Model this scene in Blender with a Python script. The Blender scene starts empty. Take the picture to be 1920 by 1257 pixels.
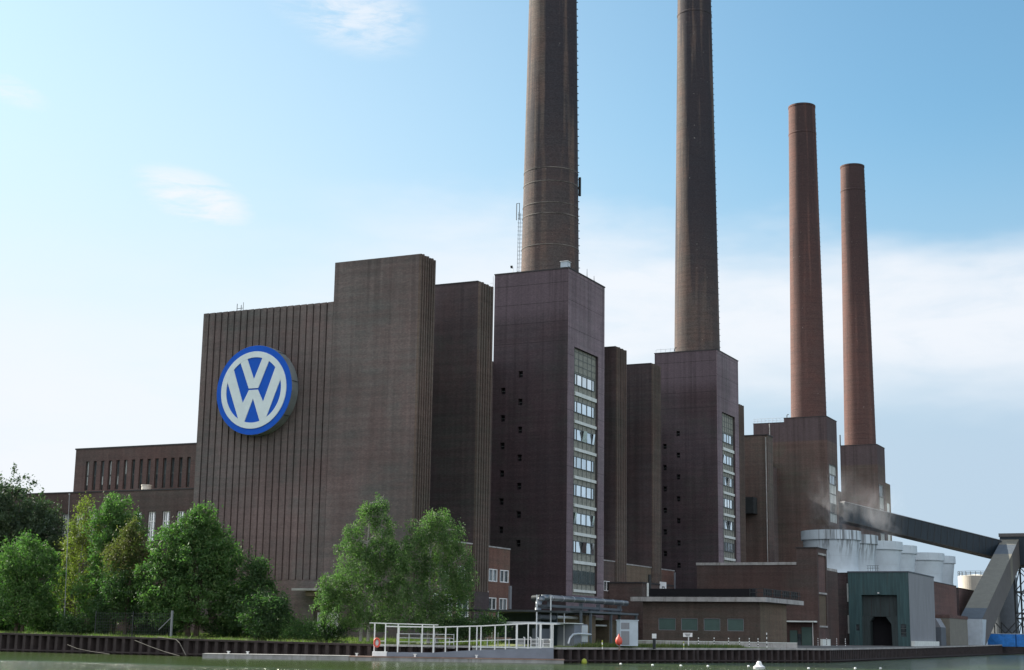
import bpy, math, random
import numpy as np
from mathutils import Matrix, Vector
random.seed(7); rng = np.random.default_rng(7)
scene = bpy.context.scene
COL = scene.collection
R = math.radians

# ------------------------------------------------------------------ camera
cam_d = bpy.data.cameras.new('camera'); cam = bpy.data.objects.new('camera', cam_d); COL.objects.link(cam)
cam_d.sensor_width = 36; cam_d.lens = 36 * 2857.7 / 1920; cam_d.clip_start = 0.5; cam_d.clip_end = 20000
pitch, roll, yaw = R(11.157), R(0.8987), R(25.734)
f = Vector((0, math.cos(pitch), math.sin(pitch))); u = Vector((0, -math.sin(pitch), math.cos(pitch))); r = Vector((1, 0, 0))
r, u = math.cos(roll) * r + math.sin(roll) * u, -math.sin(roll) * r + math.cos(roll) * u
rz = Matrix.Rotation(yaw, 3, 'Z')
r, u, f = rz @ r, rz @ u, rz @ f
m = Matrix(((r.x, u.x, -f.x, 0), (r.y, u.y, -f.y, 0), (r.z, u.z, -f.z, 2.4), (0, 0, 0, 1)))
cam.matrix_world = m
scene.camera = cam

# ------------------------------------------------------------------ light and sky
SUN_AZ, SUN_EL = R(-83), R(31)          # azimuth from +Y, negative towards -X
SD = Vector((math.sin(SUN_AZ) * math.cos(SUN_EL), math.cos(SUN_AZ) * math.cos(SUN_EL), math.sin(SUN_EL)))
sun_d = bpy.data.lights.new('sun', 'SUN'); sun = bpy.data.objects.new('sun', sun_d); COL.objects.link(sun)
sun_d.energy = 5.0; sun_d.angle = R(0.5); sun_d.color = (1.0, 0.93, 0.82)
sun.rotation_euler = SD.to_track_quat('Z', 'Y').to_euler()
scene.view_settings.view_transform = 'Standard'; scene.view_settings.look = 'None'
scene.view_settings.exposure = 1.15; scene.view_settings.gamma = 1.0
world = bpy.data.worlds.new('World'); scene.world = world; world.use_nodes = True


class NT:
    """small helper to write node graphs"""
    def __init__(s, nt):
        s.nt = nt; s.nt.nodes.clear()
    def n(s, kind, **kw):
        nd = s.nt.nodes.new(kind)
        for k, v in kw.items():
            setattr(nd, k, v)
        return nd
    def put(s, sock, v):
        if v is None: return
        if isinstance(v, bpy.types.NodeSocket): s.nt.links.new(v, sock)
        else: sock.default_value = v
    def math(s, op, a, b=None, c=None, clamp=False):
        nd = s.n('ShaderNodeMath', operation=op); nd.use_clamp = clamp
        for i, v in enumerate((a, b, c)): s.put(nd.inputs[i], v)
        return nd.outputs[0]
    def vmath(s, op, a, b=None):
        nd = s.n('ShaderNodeVectorMath', operation=op)
        s.put(nd.inputs[0], a)
        if b is not None: s.put(nd.inputs[1], b)
        return nd.outputs['Value'] if op in ('DOT_PRODUCT', 'LENGTH', 'DISTANCE') else nd.outputs[0]
    def mix(s, fac, a, b, blend='MIX'):
        nd = s.n('ShaderNodeMix', data_type='RGBA', blend_type=blend)
        s.put(nd.inputs[0], fac)
        s.put(nd.inputs[6], a if isinstance(a, bpy.types.NodeSocket) else (*a, 1)[:4])
        s.put(nd.inputs[7], b if isinstance(b, bpy.types.NodeSocket) else (*b, 1)[:4])
        return nd.outputs[2]
    def noise(s, vec, scale, detail=4, rough=0.5, dist=0.0):
        nd = s.n('ShaderNodeTexNoise'); s.put(nd.inputs['Vector'], vec)
        nd.inputs['Scale'].default_value = scale; nd.inputs['Detail'].default_value = detail
        nd.inputs['Roughness'].default_value = rough; nd.inputs['Distortion'].default_value = dist
        return nd.outputs[0]
    def ramp(s, fac, stops):
        nd = s.n('ShaderNodeValToRGB'); s.put(nd.inputs[0], fac)
        e = nd.color_ramp.elements
        while len(e) < len(stops): e.new(0.5)
        for i, (p, c) in enumerate(stops):
            e[i].position = p; e[i].color = (c, c, c, 1) if not hasattr(c, '__len__') else (*c, 1)[:4]
        return nd.outputs[0]
    def mapr(s, v, a, b, c=0.0, d=1.0, smooth=True):
        nd = s.n('ShaderNodeMapRange'); nd.interpolation_type = 'SMOOTHSTEP' if smooth else 'LINEAR'
        s.put(nd.inputs[0], v)
        for i, x in enumerate((a, b, c, d)): s.put(nd.inputs[i + 1], x)
        return nd.outputs[0]
    def sep(s, v):
        nd = s.n('ShaderNodeSeparateXYZ'); s.put(nd.inputs[0], v); return nd.outputs
    def comb(s, x, y, z):
        nd = s.n('ShaderNodeCombineXYZ')
        for i, v in enumerate((x, y, z)): s.put(nd.inputs[i], v)
        return nd.outputs[0]
    def scale(s, v, sc):
        return s.vmath('MULTIPLY', v, sc)


w = NT(world.node_tree)
sky = w.n('ShaderNodeTexSky', sky_type='NISHITA'); sky.sun_disc = False
sky.sun_elevation = SUN_EL; sky.sun_rotation = SUN_AZ
sky.altitude = 60; sky.air_density = 1.0; sky.dust_density = 1.6; sky.ozone_density = 1.6
dirv = w.n('ShaderNodeTexCoord').outputs['Generated']
sx, sy, sz = w.sep(dirv)
az = w.math('ARCTAN2', sx, sy)                                # 0 = +Y, negative to the left
lr = w.mapr(az, R(-44), R(-10))                               # 0 far left .. 1 right
nz = w.noise(w.scale(dirv, (1.0, 1.0, 3.2)), 3.2, 5, 0.55)
nf = w.noise(w.scale(dirv, (1.0, 1.0, 4.0)), 13.0, 7, 0.62, 0.6)
el = w.math('ADD', sz, w.math('MULTIPLY', w.math('SUBTRACT', nz, 0.5), 0.16))
# low bank of thin white cloud on the left, narrower belt on the right
left_band = w.mapr(el, 0.30, 0.10)
right_band = w.math('MULTIPLY', w.mapr(el, 0.285, 0.225), w.mapr(el, 0.12, 0.205))
band = w.math('ADD', w.math('MULTIPLY', left_band, w.math('SUBTRACT', 1.0, lr)), w.math('MULTIPLY', right_band, w.mapr(az, R(-42), R(-20))), clamp=True)
band = w.math('MULTIPLY', band, w.mapr(nf, 0.15, 0.6, 0.72, 1.0))
haze_l = w.math('MULTIPLY', w.mapr(sz, 0.46, 0.08, 0.38, 1.0), w.mapr(az, R(-8), R(-46), 0.0, 0.95))
haze_r = w.math('MULTIPLY', w.mapr(sz, 0.34, 0.10, 0.0, 0.95), w.mapr(az, R(-44), R(-14), 0.3, 1.0))
def wisp(d, ex, ez, dens):
    dx = w.math('SUBTRACT', az, math.atan2(d[0], d[1])); dz = w.math('SUBTRACT', sz, d[2])
    q = w.math('ADD', w.math('POWER', w.math('ABSOLUTE', w.math('DIVIDE', dx, ex)), 2.0), w.math('POWER', w.math('ABSOLUTE', w.math('DIVIDE', w.math('ADD', dz, w.math('MULTIPLY', dx, 0.22)), ez)), 2.0))
    return w.math('MULTIPLY', w.math('MULTIPLY', w.mapr(q, 1.0, 0.0), w.mapr(w.math('ADD', w.math('MULTIPLY', nf, .6), w.math('MULTIPLY', w.noise(w.scale(dirv, (1.0, 1.0, 5.0)), 34.0, 6, 0.65, 0.8), .4)), 0.38, 0.62)), dens)
w1 = wisp((-0.592, 0.757, 0.272), 0.046, 0.020, 1.05)
w2 = wisp((-0.50, 0.78, 0.396), 0.065, 0.036, .8)
w3 = wisp((-0.70, 0.70, 0.325), 0.03, 0.010, 0.7)
cl = w.math('MAXIMUM', w.math('MAXIMUM', w1, w.math('MAXIMUM', w2, w3)), band, clamp=True)
skyc = w.mix(1.0, sky.outputs[0], (0.60, 0.86, 0.86), 'MULTIPLY')
c0 = w.mix(haze_r, skyc, (2.45, 3.1, 3.8))
c1 = w.mix(haze_l, c0, (3.75, 4.25, 4.5))
c2 = w.mix(w.math('MULTIPLY', cl, 0.9), c1, (4.35, 4.5, 4.75))
# bright cloud field added behind the viewer, unseen, to light the shaded facades
back = w.mapr(w.math('ADD', sy, w.math('MULTIPLY', sx, -0.55)), 0.15, -0.45)
back_fill = w.math('MULTIPLY', back, w.mapr(nz, 0.36, 0.56, 0.35, 1.0))
c2 = w.mix(w.math('MULTIPLY', back_fill, w.mapr(sz, -0.02, 0.06)), c2, (7.0, 7.2, 7.8))
bg = w.n('ShaderNodeBackground'); w.put(bg.inputs[0], c2); bg.inputs[1].default_value = 0.096
wo = w.n('ShaderNodeOutputWorld'); w.nt.links.new(bg.outputs[0], wo.inputs[0])

# ------------------------------------------------------------------ materials
MATS = {}
def newmat(name):
    mt = bpy.data.materials.new(name); mt.use_nodes = True; MATS[name] = mt
    g = NT(mt.node_tree); out = g.n('ShaderNodeOutputMaterial'); b = g.n('ShaderNodeBsdfPrincipled')
    g.nt.links.new(b.outputs[0], out.inputs[0])
    g.P = g.n('ShaderNodeNewGeometry').outputs['Position']
    return mt, g, b, out

def brick(name, base, red, green, rough=0.9, joints=None, purple=None, bump=0.25, k=1.0, bond=0.13):
    mt, g, b, out = newmat(name)
    P = g.P; x, y, z = g.sep(P)
    big = g.noise(g.scale(P, (1, 1, .8)), 0.07, 6, 0.68); big2 = g.noise(g.vmath('ADD', P, (31, 7, 3)), 0.10, 6, 0.68)
    st = g.noise(g.scale(P, (0.25, 0.25, 1.6)), 0.9, 5, 0.6)
    fine = g.noise(g.scale(P, (1, 1, 2.2)), 3.2, 5, 0.75)
    c = g.mix(g.mapr(big, 0.44, 0.60), base, red)
    c = g.mix(g.mapr(big2, 0.46, 0.66, 0, 0.75), c, green)
    c = g.mix(g.mapr(st, 0.35, 0.7, 0.0, 0.55), c, red)
    crs = g.mapr(g.noise(g.scale(P, (0.06, 0.06, 1.9)), 1.0, 4, 0.6), 0.3, 0.7, 0.91, 1.09)
    c = g.mix(1.0, c, g.comb(crs, crs, crs), 'MULTIPLY')
    sm_ = g.mapr(g.noise(g.vmath('ADD', P, (3, 57, 9)), 0.055, 5, 0.6), 0.36, 0.64, 0.88, 1.20)
    c = g.mix(1.0, c, g.comb(sm_, sm_, sm_), 'MULTIPLY')
    if purple: c = g.mix(g.mapr(z, purple[0], purple[1], 0.0, 0.85), c, purple[2])
    br = g.n('ShaderNodeTexBrick'); g.put(br.inputs['Vector'], g.comb(g.math('ADD', x, y), z, 0.0))
    br.inputs['Scale'].default_value = 1.0; br.inputs['Brick Width'].default_value = 0.25; br.inputs['Row Height'].default_value = bond
    br.inputs['Mortar Size'].default_value = 0.008; br.inputs['Color1'].default_value = (0.92, 0.92, 0.92, 1); br.inputs['Color2'].default_value = (1.10, 1.07, 1.05, 1)
    br.inputs['Mortar'].default_value = (0.9, 0.9, 0.9, 1)
    c = g.mix(1.0, c, br.outputs[0], 'MULTIPLY')
    fm = g.mapr(fine, 0.25, 0.78, 0.80 * k, 1.20 * k)
    c = g.mix(1.0, c, g.comb(fm, fm, fm), 'MULTIPLY')
    # rain streaks: narrow vertical variations
    vs = g.noise(g.scale(P, (1.6, 1.6, 0.05)), 0.8, 4, 0.6); vm = g.mapr(vs, 0.32, 0.68, 0.90, 1.08)
    top_ = g.mapr(g.noise(g.scale(P, (.9, .9, .02)), 1.4, 4, .6), .5, .64, 0, .22); vm = g.math('MULTIPLY', vm, g.math('SUBTRACT', 1.0, g.math('MULTIPLY', top_, g.mapr(z, 14.0, 50.0, .2, 1.0))))
    c = g.mix(1.0, c, g.comb(vm, vm, vm), 'MULTIPLY')
    if joints:
        z0, per, wd = joints
        fr = g.math('FRACT', g.math('DIVIDE', g.math('SUBTRACT', z, z0), per))
        jm = g.math('MULTIPLY', g.math('LESS_THAN', fr, wd / per), g.math('GREATER_THAN', z, z0 - 0.05))
        frv = g.math('FRACT', g.math('DIVIDE', g.math('ADD', x, y), 2.35))
        jv = g.math('MULTIPLY', g.math('LESS_THAN', frv, 0.03), g.math('GREATER_THAN', z, z0))
        c = g.mix(g.math('ADD', g.math('MULTIPLY', jm, 0.55), g.math('MULTIPLY', jv, 0.25), clamp=True), c, (0.02, 0.018, 0.018))
    g.put(b.inputs['Base Color'], c); b.inputs['Roughness'].default_value = rough
    b.inputs['Specular IOR Level'].default_value = 0.25
    bp = g.n('ShaderNodeBump'); bp.inputs['Strength'].default_value = bump; bp.inputs['Distance'].default_value = 0.05
    g.put(bp.inputs['Height'], g.math('ADD', fine, g.math('MULTIPLY', br.outputs['Fac'], -0.6))); g.put(b.inputs['Normal'], bp.outputs[0])
    return mt

def plain(name, col, rough=0.6, metal=0.0, var=0.18, scale=0.8, spec=0.4, dirt=None, stretch=(1, 1, 1)):
    mt, g, b, out = newmat(name)
    n1 = g.noise(g.scale(g.P, stretch), scale, 5, 0.65); v = g.mapr(n1, 0.25, 0.75, 1 - var, 1 + var)
    c = g.mix(1.0, col, g.comb(v, v, v), 'MULTIPLY')
    if dirt:
        n2 = g.noise(g.scale(g.P, (1.5, 1.5, 0.15)), 1.3, 5, 0.7)
        c = g.mix(g.mapr(n2, 0.48, 0.72, 0, 0.8), c, dirt)
    g.put(b.inputs['Base Color'], c); b.inputs['Roughness'].default_value = rough; b.inputs['Metallic'].default_value = metal
    b.inputs['Specular IOR Level'].default_value = spec
    return mt

M = {}
M['brick_sign'] = brick('dark_brick', (0.118, 0.103, 0.097), (0.136, 0.101, 0.095), (0.103, 0.106, 0.100))
M['brick_tower'] = brick('tower_brick', (0.058, 0.047, 0.052), (0.066, 0.046, 0.051), (0.054, 0.054, 0.051), joints=(42.2, 2.75, 0.10), purple=(44.0, 48.0, (0.115, 0.090, 0.103)))
M['brick_far'] = brick('far_tower_brick', (0.105, 0.086, 0.074), (0.120, 0.082, 0.070), (0.094, 0.090, 0.070), purple=(45.5, 46.0, (0.088, 0.068, 0.072)))
M['brick_fin'] = brick('buttress_brick', (0.064, 0.053, 0.055), (0.076, 0.054, 0.054), (0.057, 0.060, 0.054))
M['brick_ridge'] = brick('ridge_brick', (0.112, 0.093, 0.078), (0.125, 0.09, 0.075), (0.095, 0.09, 0.072))
M['brick_annex'] = brick('annex_brick', (0.135, 0.08, 0.062), (0.155, 0.078, 0.058), (0.11, 0.088, 0.066))
M['brick_low'] = brick('low_hall_brick', (0.082, 0.064, 0.058), (0.094, 0.062, 0.055), (0.070, 0.064, 0.056))
M['brick_tan'] = brick('tan_brick', (0.125, 0.105, 0.075), (0.135, 0.1, 0.072), (0.11, 0.102, 0.072))
M['brick_red'] = brick('red_cladding', (0.125, 0.082, 0.075), (0.14, 0.082, 0.072), (0.105, 0.078, 0.07))
M['frontclad'] = brick('mauve_front_cladding', (.205, .166, .184), (.215, .168, .186), (.190, .168, .176), joints=(2.0, 3.83, 0.07), k=.95)
M['coping'] = plain('dark_coping', (0.035, 0.032, 0.032), 0.7)
M['brick_pump'] = brick('pump_house_brick', (0.088, 0.074, 0.062), (0.100, 0.068, 0.056), (0.078, 0.074, 0.060))
M['concrete'] = plain('pale_concrete', (0.34, 0.335, 0.32), 0.9, var=0.25, dirt=(0.16, 0.15, 0.13))
M['white'] = plain('white_paint', (0.74, 0.74, 0.72), 0.45, var=0.08)
M['whiteband'] = plain('white_band', (0.62, 0.66, 0.62), 0.6, var=0.12)
M['galv'] = plain('galvanised_steel', (0.55, 0.57, 0.58), 0.4, 0.35, var=0.15)
M['darksteel'] = plain('dark_steel', (0.03, 0.035, 0.036), 0.6, 0.2)
M['black'] = plain('black_void', (0.006, 0.006, 0.008), 0.9, var=0.05)
M['frame'] = plain('window_frame', (0.10, 0.115, 0.11), 0.6)
M['roof'] = plain('roof_felt', (0.06, 0.06, 0.06), 0.9)
M['blue'] = plain('blue_enamel', (0.008, 0.088, 0.47), 0.6, var=0.08, scale=0.5, spec=0.15)
M['emblem'] = plain('emblem_enamel', (0.60, 0.68, 0.68), 0.5, var=0.06)
M['drum'] = plain('sign_drum', (0.165, 0.185, 0.185), 0.7, var=0.2)
M['spandrel'] = plain('spandrel_panel', (0.24, 0.245, 0.205), 0.7, var=0.3, scale=2.5)
M['greenclad'] = plain('green_cladding', (0.036, 0.080, 0.084), 0.6, var=0.34, dirt=(0.05, 0.075, 0.07), stretch=(3, 3, 0.2))
M['greyclad'] = plain('grey_cladding', (0.19, 0.20, 0.215), 0.6, var=0.12, stretch=(1, 1, 0.3))
M['tanclad'] = plain('tan_cladding', (0.165, 0.158, 0.130), 0.7, var=0.12)
M['taupeclad'] = plain('taupe_cladding', (0.105, 0.10, 0.096), 0.75, var=0.12)
M['slateclad'] = plain('slate_cladding', (0.082, 0.098, 0.115), 0.7, var=0.12)
M['gallery'] = plain('gallery_cladding', (0.012, 0.024, 0.034), 0.6, var=0.25, stretch=(2.5, 2.5, 0.3))
M['greenpanel'] = plain('green_panel', (0.055, 0.098, 0.085), 0.6, var=0.12)
M['paleblue'] = plain('pale_blue_paint', (0.40, 0.47, 0.52), 0.6, var=0.1)
M['cream'] = plain('cream_paint', (0.60, 0.56, 0.48), 0.55, var=0.06)
M['container'] = plain('blue_paint', (0.03, 0.22, 0.62), 0.5, var=0.35, scale=0.6)
M['red'] = plain('red_cover', (0.62, 0.09, 0.06), 0.5, var=0.1)
M['yellow'] = plain('yellow_green_float', (0.30, 0.34, 0.04), 0.6)
M['pontoon'] = plain('pontoon_steel', (0.27, 0.27, 0.26), 0.7, var=0.25, dirt=(0.13, 0.12, 0.10))
M['panelblue'] = plain('blue_grey_panel', (0.17, 0.19, 0.225), 0.6, var=0.1)
M['timber'] = plain('weathered_timber', (0.24, 0.165, 0.13), 0.9, var=0.3)
M['bark'] = plain('bark', (0.07, 0.055, 0.04), 0.95, var=0.3, scale=3)
M['birchbark'] = plain('birch_bark', (0.30, 0.29, 0.26), 0.9, var=0.4, scale=4, stretch=(1, 1, 3))
M['pile'] = plain('sheet_pile_steel', (0.034, 0.025, 0.024), 0.85, var=0.35, scale=1.5, dirt=(0.022, 0.017, 0.016))
M['pipe'] = plain('insulated_pipe', (0.15, 0.165, 0.18), 0.35, 0.6, var=0.15)
M['ironband'] = plain('weathered_iron_band', (0.12, 0.108, 0.096), 0.8, var=0.7, scale=0.5)
M['rope'] = plain('rope', (0.15, 0.14, 0.12), 0.9)

def glassmat(name, col, rough=0.08, fac=0.8):
    mt, g, b, out = newmat(name)
    v = g.noise(g.P, 0.7, 2)
    g.put(b.inputs['Base Color'], g.mix(g.mapr(v, 0.35, 0.65, 0, 0.25), col, (0.35, 0.4, 0.42)))
    oi = g.n('ShaderNodeObjectInfo').outputs['Random']
    g.put(b.inputs['Base Color'], g.mix(g.math('ADD', g.mapr(v, 0.35, 0.65, 0, 0.2), g.mapr(oi, 0.45, 1.0, 0, 0.45)), col, (0.35, 0.4, 0.42)))
    b.inputs['Roughness'].default_value = rough; b.inputs['Metallic'].default_value = fac
    return mt
M['glass'] = glassmat('coated_glass', (0.86, 0.89, 0.90), 0.10, 0.92)
M['glassdim'] = glassmat('dim_glass', (0.16, 0.22, 0.22), 0.15, 0.6)
M['glassdark'] = glassmat('dark_glass', (0.035, 0.045, 0.05), 0.12, 0.3)

# chimneys: ring joints, warm brick, sooty streaks with shade painted in on one side
def chimmat(name, c0, c1, soot_shade, grade):
    mt, g, b, out = newmat(name)
    x, y, z = g.sep(g.P)
    n1 = g.noise(g.scale(g.P, (0.4, 0.4, 0.6)), 0.6, 6, 0.65); st = g.noise(g.scale(g.P, (0.15, 0.15, 2.6)), 1.0, 5, 0.7)
    c = g.mix(g.mapr(n1, 0.35, 0.68), c0, c1)
    c = g.mix(g.mapr(st, 0.45, 0.7, 0, 0.55), c, tuple(v * 0.6 for v in c0))
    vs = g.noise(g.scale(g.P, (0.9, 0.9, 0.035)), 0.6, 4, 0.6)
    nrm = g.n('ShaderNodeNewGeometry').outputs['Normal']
    shade_side = g.vmath('DOT_PRODUCT', nrm, (0.80, -0.60, 0.0))      # paints shade: pushes the dark colour onto the unlit side
    sv = g.math('ADD', vs, g.math('MULTIPLY', shade_side, 0.13))
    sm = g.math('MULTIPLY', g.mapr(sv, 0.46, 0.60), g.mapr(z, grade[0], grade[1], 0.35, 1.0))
    c = g.mix(g.math('MULTIPLY', sm, 0.85), c, soot_shade)
    band = g.math('FRACT', g.math('DIVIDE', z, 1.25)); bm = g.math('MULTIPLY', g.math('LESS_THAN', band, 0.06), 0.35)
    c = g.mix(bm, c, (0.04, 0.03, 0.03))
    sp = g.noise(g.P, 2.1, 2, 0.5); c = g.mix(g.mapr(sp, 0.74, 0.78, 0, 0.5), c, (0.45, 0.42, 0.38))
    fine = g.noise(g.scale(g.P, (1, 1, 2)), 3.5, 4, 0.75); fm = g.mapr(fine, 0.25, 0.78, 0.65, 1.38)
    c = g.mix(1.0, c, g.comb(fm, fm, fm), 'MULTIPLY')
    g.put(b.inputs['Base Color'], c); b.inputs['Roughness'].default_value = 0.85; b.inputs['Specular IOR Level'].default_value = 0.2
    bp = g.n('ShaderNodeBump'); bp.inputs['Strength'].default_value = 0.4; bp.inputs['Distance'].default_value = 0.08
    g.put(bp.inputs['Height'], g.math('ADD', st, fine)); g.put(b.inputs['Normal'], bp.outputs[0])
    return mt
M['chim_near'] = chimmat('sooty_shaded_chimney_brick', (0.105, 0.088, 0.078), (0.125, 0.086, 0.072), (0.026, 0.027, 0.036), (50, 84))
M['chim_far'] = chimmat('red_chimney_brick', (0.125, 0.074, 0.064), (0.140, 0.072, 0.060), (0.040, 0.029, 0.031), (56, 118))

# cooling tower shell with black run-off streaks near the rim
mt, g, b, out = newmat('cooling_shell')
x, y, z = g.sep(g.P)
nn = g.noise(g.scale(g.P, (2.2, 2.2, 0.03)), 1.0, 3, 0.6)
patch = g.noise(g.P, 0.12, 2, 0.5)
mask = g.math('MULTIPLY', g.math('MULTIPLY', g.mapr(nn, 0.47, 0.58), g.mapr(z, 15.5, 21.0, 0.0, 1.0)), g.math('MULTIPLY', g.mapr(y, 299.0, 290.0), g.mapr(g.math('ADD', x, g.math('MULTIPLY', patch, 3.0)), -68.5, -65.5)))
bn = g.noise(g.P, 0.6, 5, 0.6); bv = g.mapr(bn, 0.3, 0.7, 0.94, 1.05)
c = g.mix(1.0, (0.47, 0.545, 0.585), g.comb(bv, bv, bv), 'MULTIPLY')
seam = g.math('LESS_THAN', g.math('FRACT', g.math('DIVIDE', g.math('SUBTRACT', z, 14.3), 2.95)), 0.012)
c = g.mix(g.math('MULTIPLY', seam, 0.4), c, (0.25, 0.27, 0.28))
c = g.mix(g.math('MULTIPLY', mask, 0.75), c, (0.06, 0.06, 0.06))
g.put(b.inputs['Base Color'], c); b.inputs['Roughness'].default_value = 0.7
M['shell'] = mt

def leafmat(name, a, bcol, hi, trans=0.45):
    mt = bpy.data.materials.new(name); mt.use_nodes = True
    g = NT(mt.node_tree); out = g.n('ShaderNodeOutputMaterial'); geo = g.n('ShaderNodeNewGeometry')
    rnd = geo.outputs['Random Per Island']; P = geo.outputs['Position']
    n = g.noise(P, 0.45, 3, 0.6)
    c = g.mix(g.mapr(n, 0.35, 0.65), a, bcol)
    c = g.mix(g.mapr(rnd, 0.55, 1.0, 0, 0.8), c, hi)
    b = g.n('ShaderNodeBsdfPrincipled'); g.put(b.inputs['Base Color'], c); b.inputs['Roughness'].default_value = 0.62
    b.inputs['Specular IOR Level'].default_value = 0.3
    t = g.n('ShaderNodeBsdfTranslucent'); g.put(t.inputs[0], g.mix(1.0, c, (0.98, 1.42, 0.62), 'MULTIPLY'))
    ms = g.n('ShaderNodeMixShader'); ms.inputs[0].default_value = trans
    g.nt.links.new(b.outputs[0], ms.inputs[1]); g.nt.links.new(t.outputs[0], ms.inputs[2]); g.nt.links.new(ms.outputs[0], out.inputs[0])
    return mt
M['leaf_green'] = leafmat('green_leaves', (0.056, 0.118, 0.040), (0.084, 0.158, 0.050), (0.15, 0.21, 0.075))
M['leaf_deep'] = leafmat('deep_green_leaves', (0.038, 0.078, 0.034), (0.053, 0.10, 0.038), (0.09, 0.138, 0.046))
M['leaf_far'] = leafmat('grey_green_leaves', (0.05, 0.08, 0.052), (0.06, 0.092, 0.05), (0.085, 0.11, 0.055), 0.3)
M['leaf_yellow'] = leafmat('yellowing_leaves', (0.12, 0.15, 0.036), (0.16, 0.175, 0.042), (0.25, 0.24, 0.06))
M['leaf_rust'] = leafmat('rust_tipped_leaves', (0.075, 0.100, 0.034), (0.115, 0.110, 0.040), (0.17, 0.14, 0.055))
M['leaf_birch'] = leafmat('birch_leaves', (0.068, 0.124, 0.048), (0.092, 0.152, 0.056), (0.16, 0.21, 0.095))

# ground, quay, water
mt, g, b, out = newmat('ground_cover')
x, y, z = g.sep(g.P)
n1 = g.noise(g.P, 0.35, 6, 0.65); n2 = g.noise(g.P, 3.0, 4, 0.7)
gr = g.mix(g.mapr(n2, 0.3, 0.7), (0.08, 0.12, 0.032), (0.17, 0.20, 0.06))
c = g.mix(g.mapr(n1, 0.55, 0.7, 0, 0.6), gr, (0.13, 0.115, 0.075))
c = g.mix(g.mapr(g.math('ADD', y, g.math('MULTIPLY', n1, 6.0)), 164.0, 172.0), c, g.mix(n1, (0.07, 0.068, 0.064), (0.13, 0.125, 0.115)))
g.put(b.inputs['Base Color'], c); b.inputs['Roughness'].default_value = 0.95; M['ground'] = mt

mt, g, b, out = newmat('canal_water')
b.inputs['Base Color'].default_value = (0.040, 0.062, 0.018, 1); b.inputs['Roughness'].default_value = 0.16
b.inputs['IOR'].default_value = 1.333
x, y, z = g.sep(g.P)
a1 = g.noise(g.scale(g.P, (1.0, 0.8, 1)), 1.1, 4, 0.6, 0.4); a2 = g.noise(g.scale(g.P, (1.0, 1.3, 1)), 3.4, 4, 0.65)
h = g.math('ADD', g.math('MULTIPLY', a1, 0.75), g.math('MULTIPLY', a2, 0.42))
patch = g.noise(g.P, 0.05, 3, 0.5, 0.5)
# the strip in the lee of the left bank lies calmer than the open canal
lee = g.mapr(g.math('ADD', y, g.math('MULTIPLY', g.math('SUBTRACT', patch, 0.5), 22.0)), 80.0, 93.0, 1.0, 0.06)
openx = g.mapr(x, -62.0, -40.0, 0.0, 1.0)
st_ = g.math('MAXIMUM', lee, g.math('MULTIPLY', openx, 0.75))
bp = g.n('ShaderNodeBump'); bp.inputs['Distance'].default_value = 1.6; g.put(bp.inputs['Strength'], st_)
g.put(bp.inputs['Height'], h); g.put(b.inputs['Normal'], bp.outputs[0]); M['water'] = mt

# ------------------------------------------------------------------ mesh helpers
def wloc(o):
    v = Vector((0, 0, 0))
    while o is not None: v += o.location; o = o.parent
    return v

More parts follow.
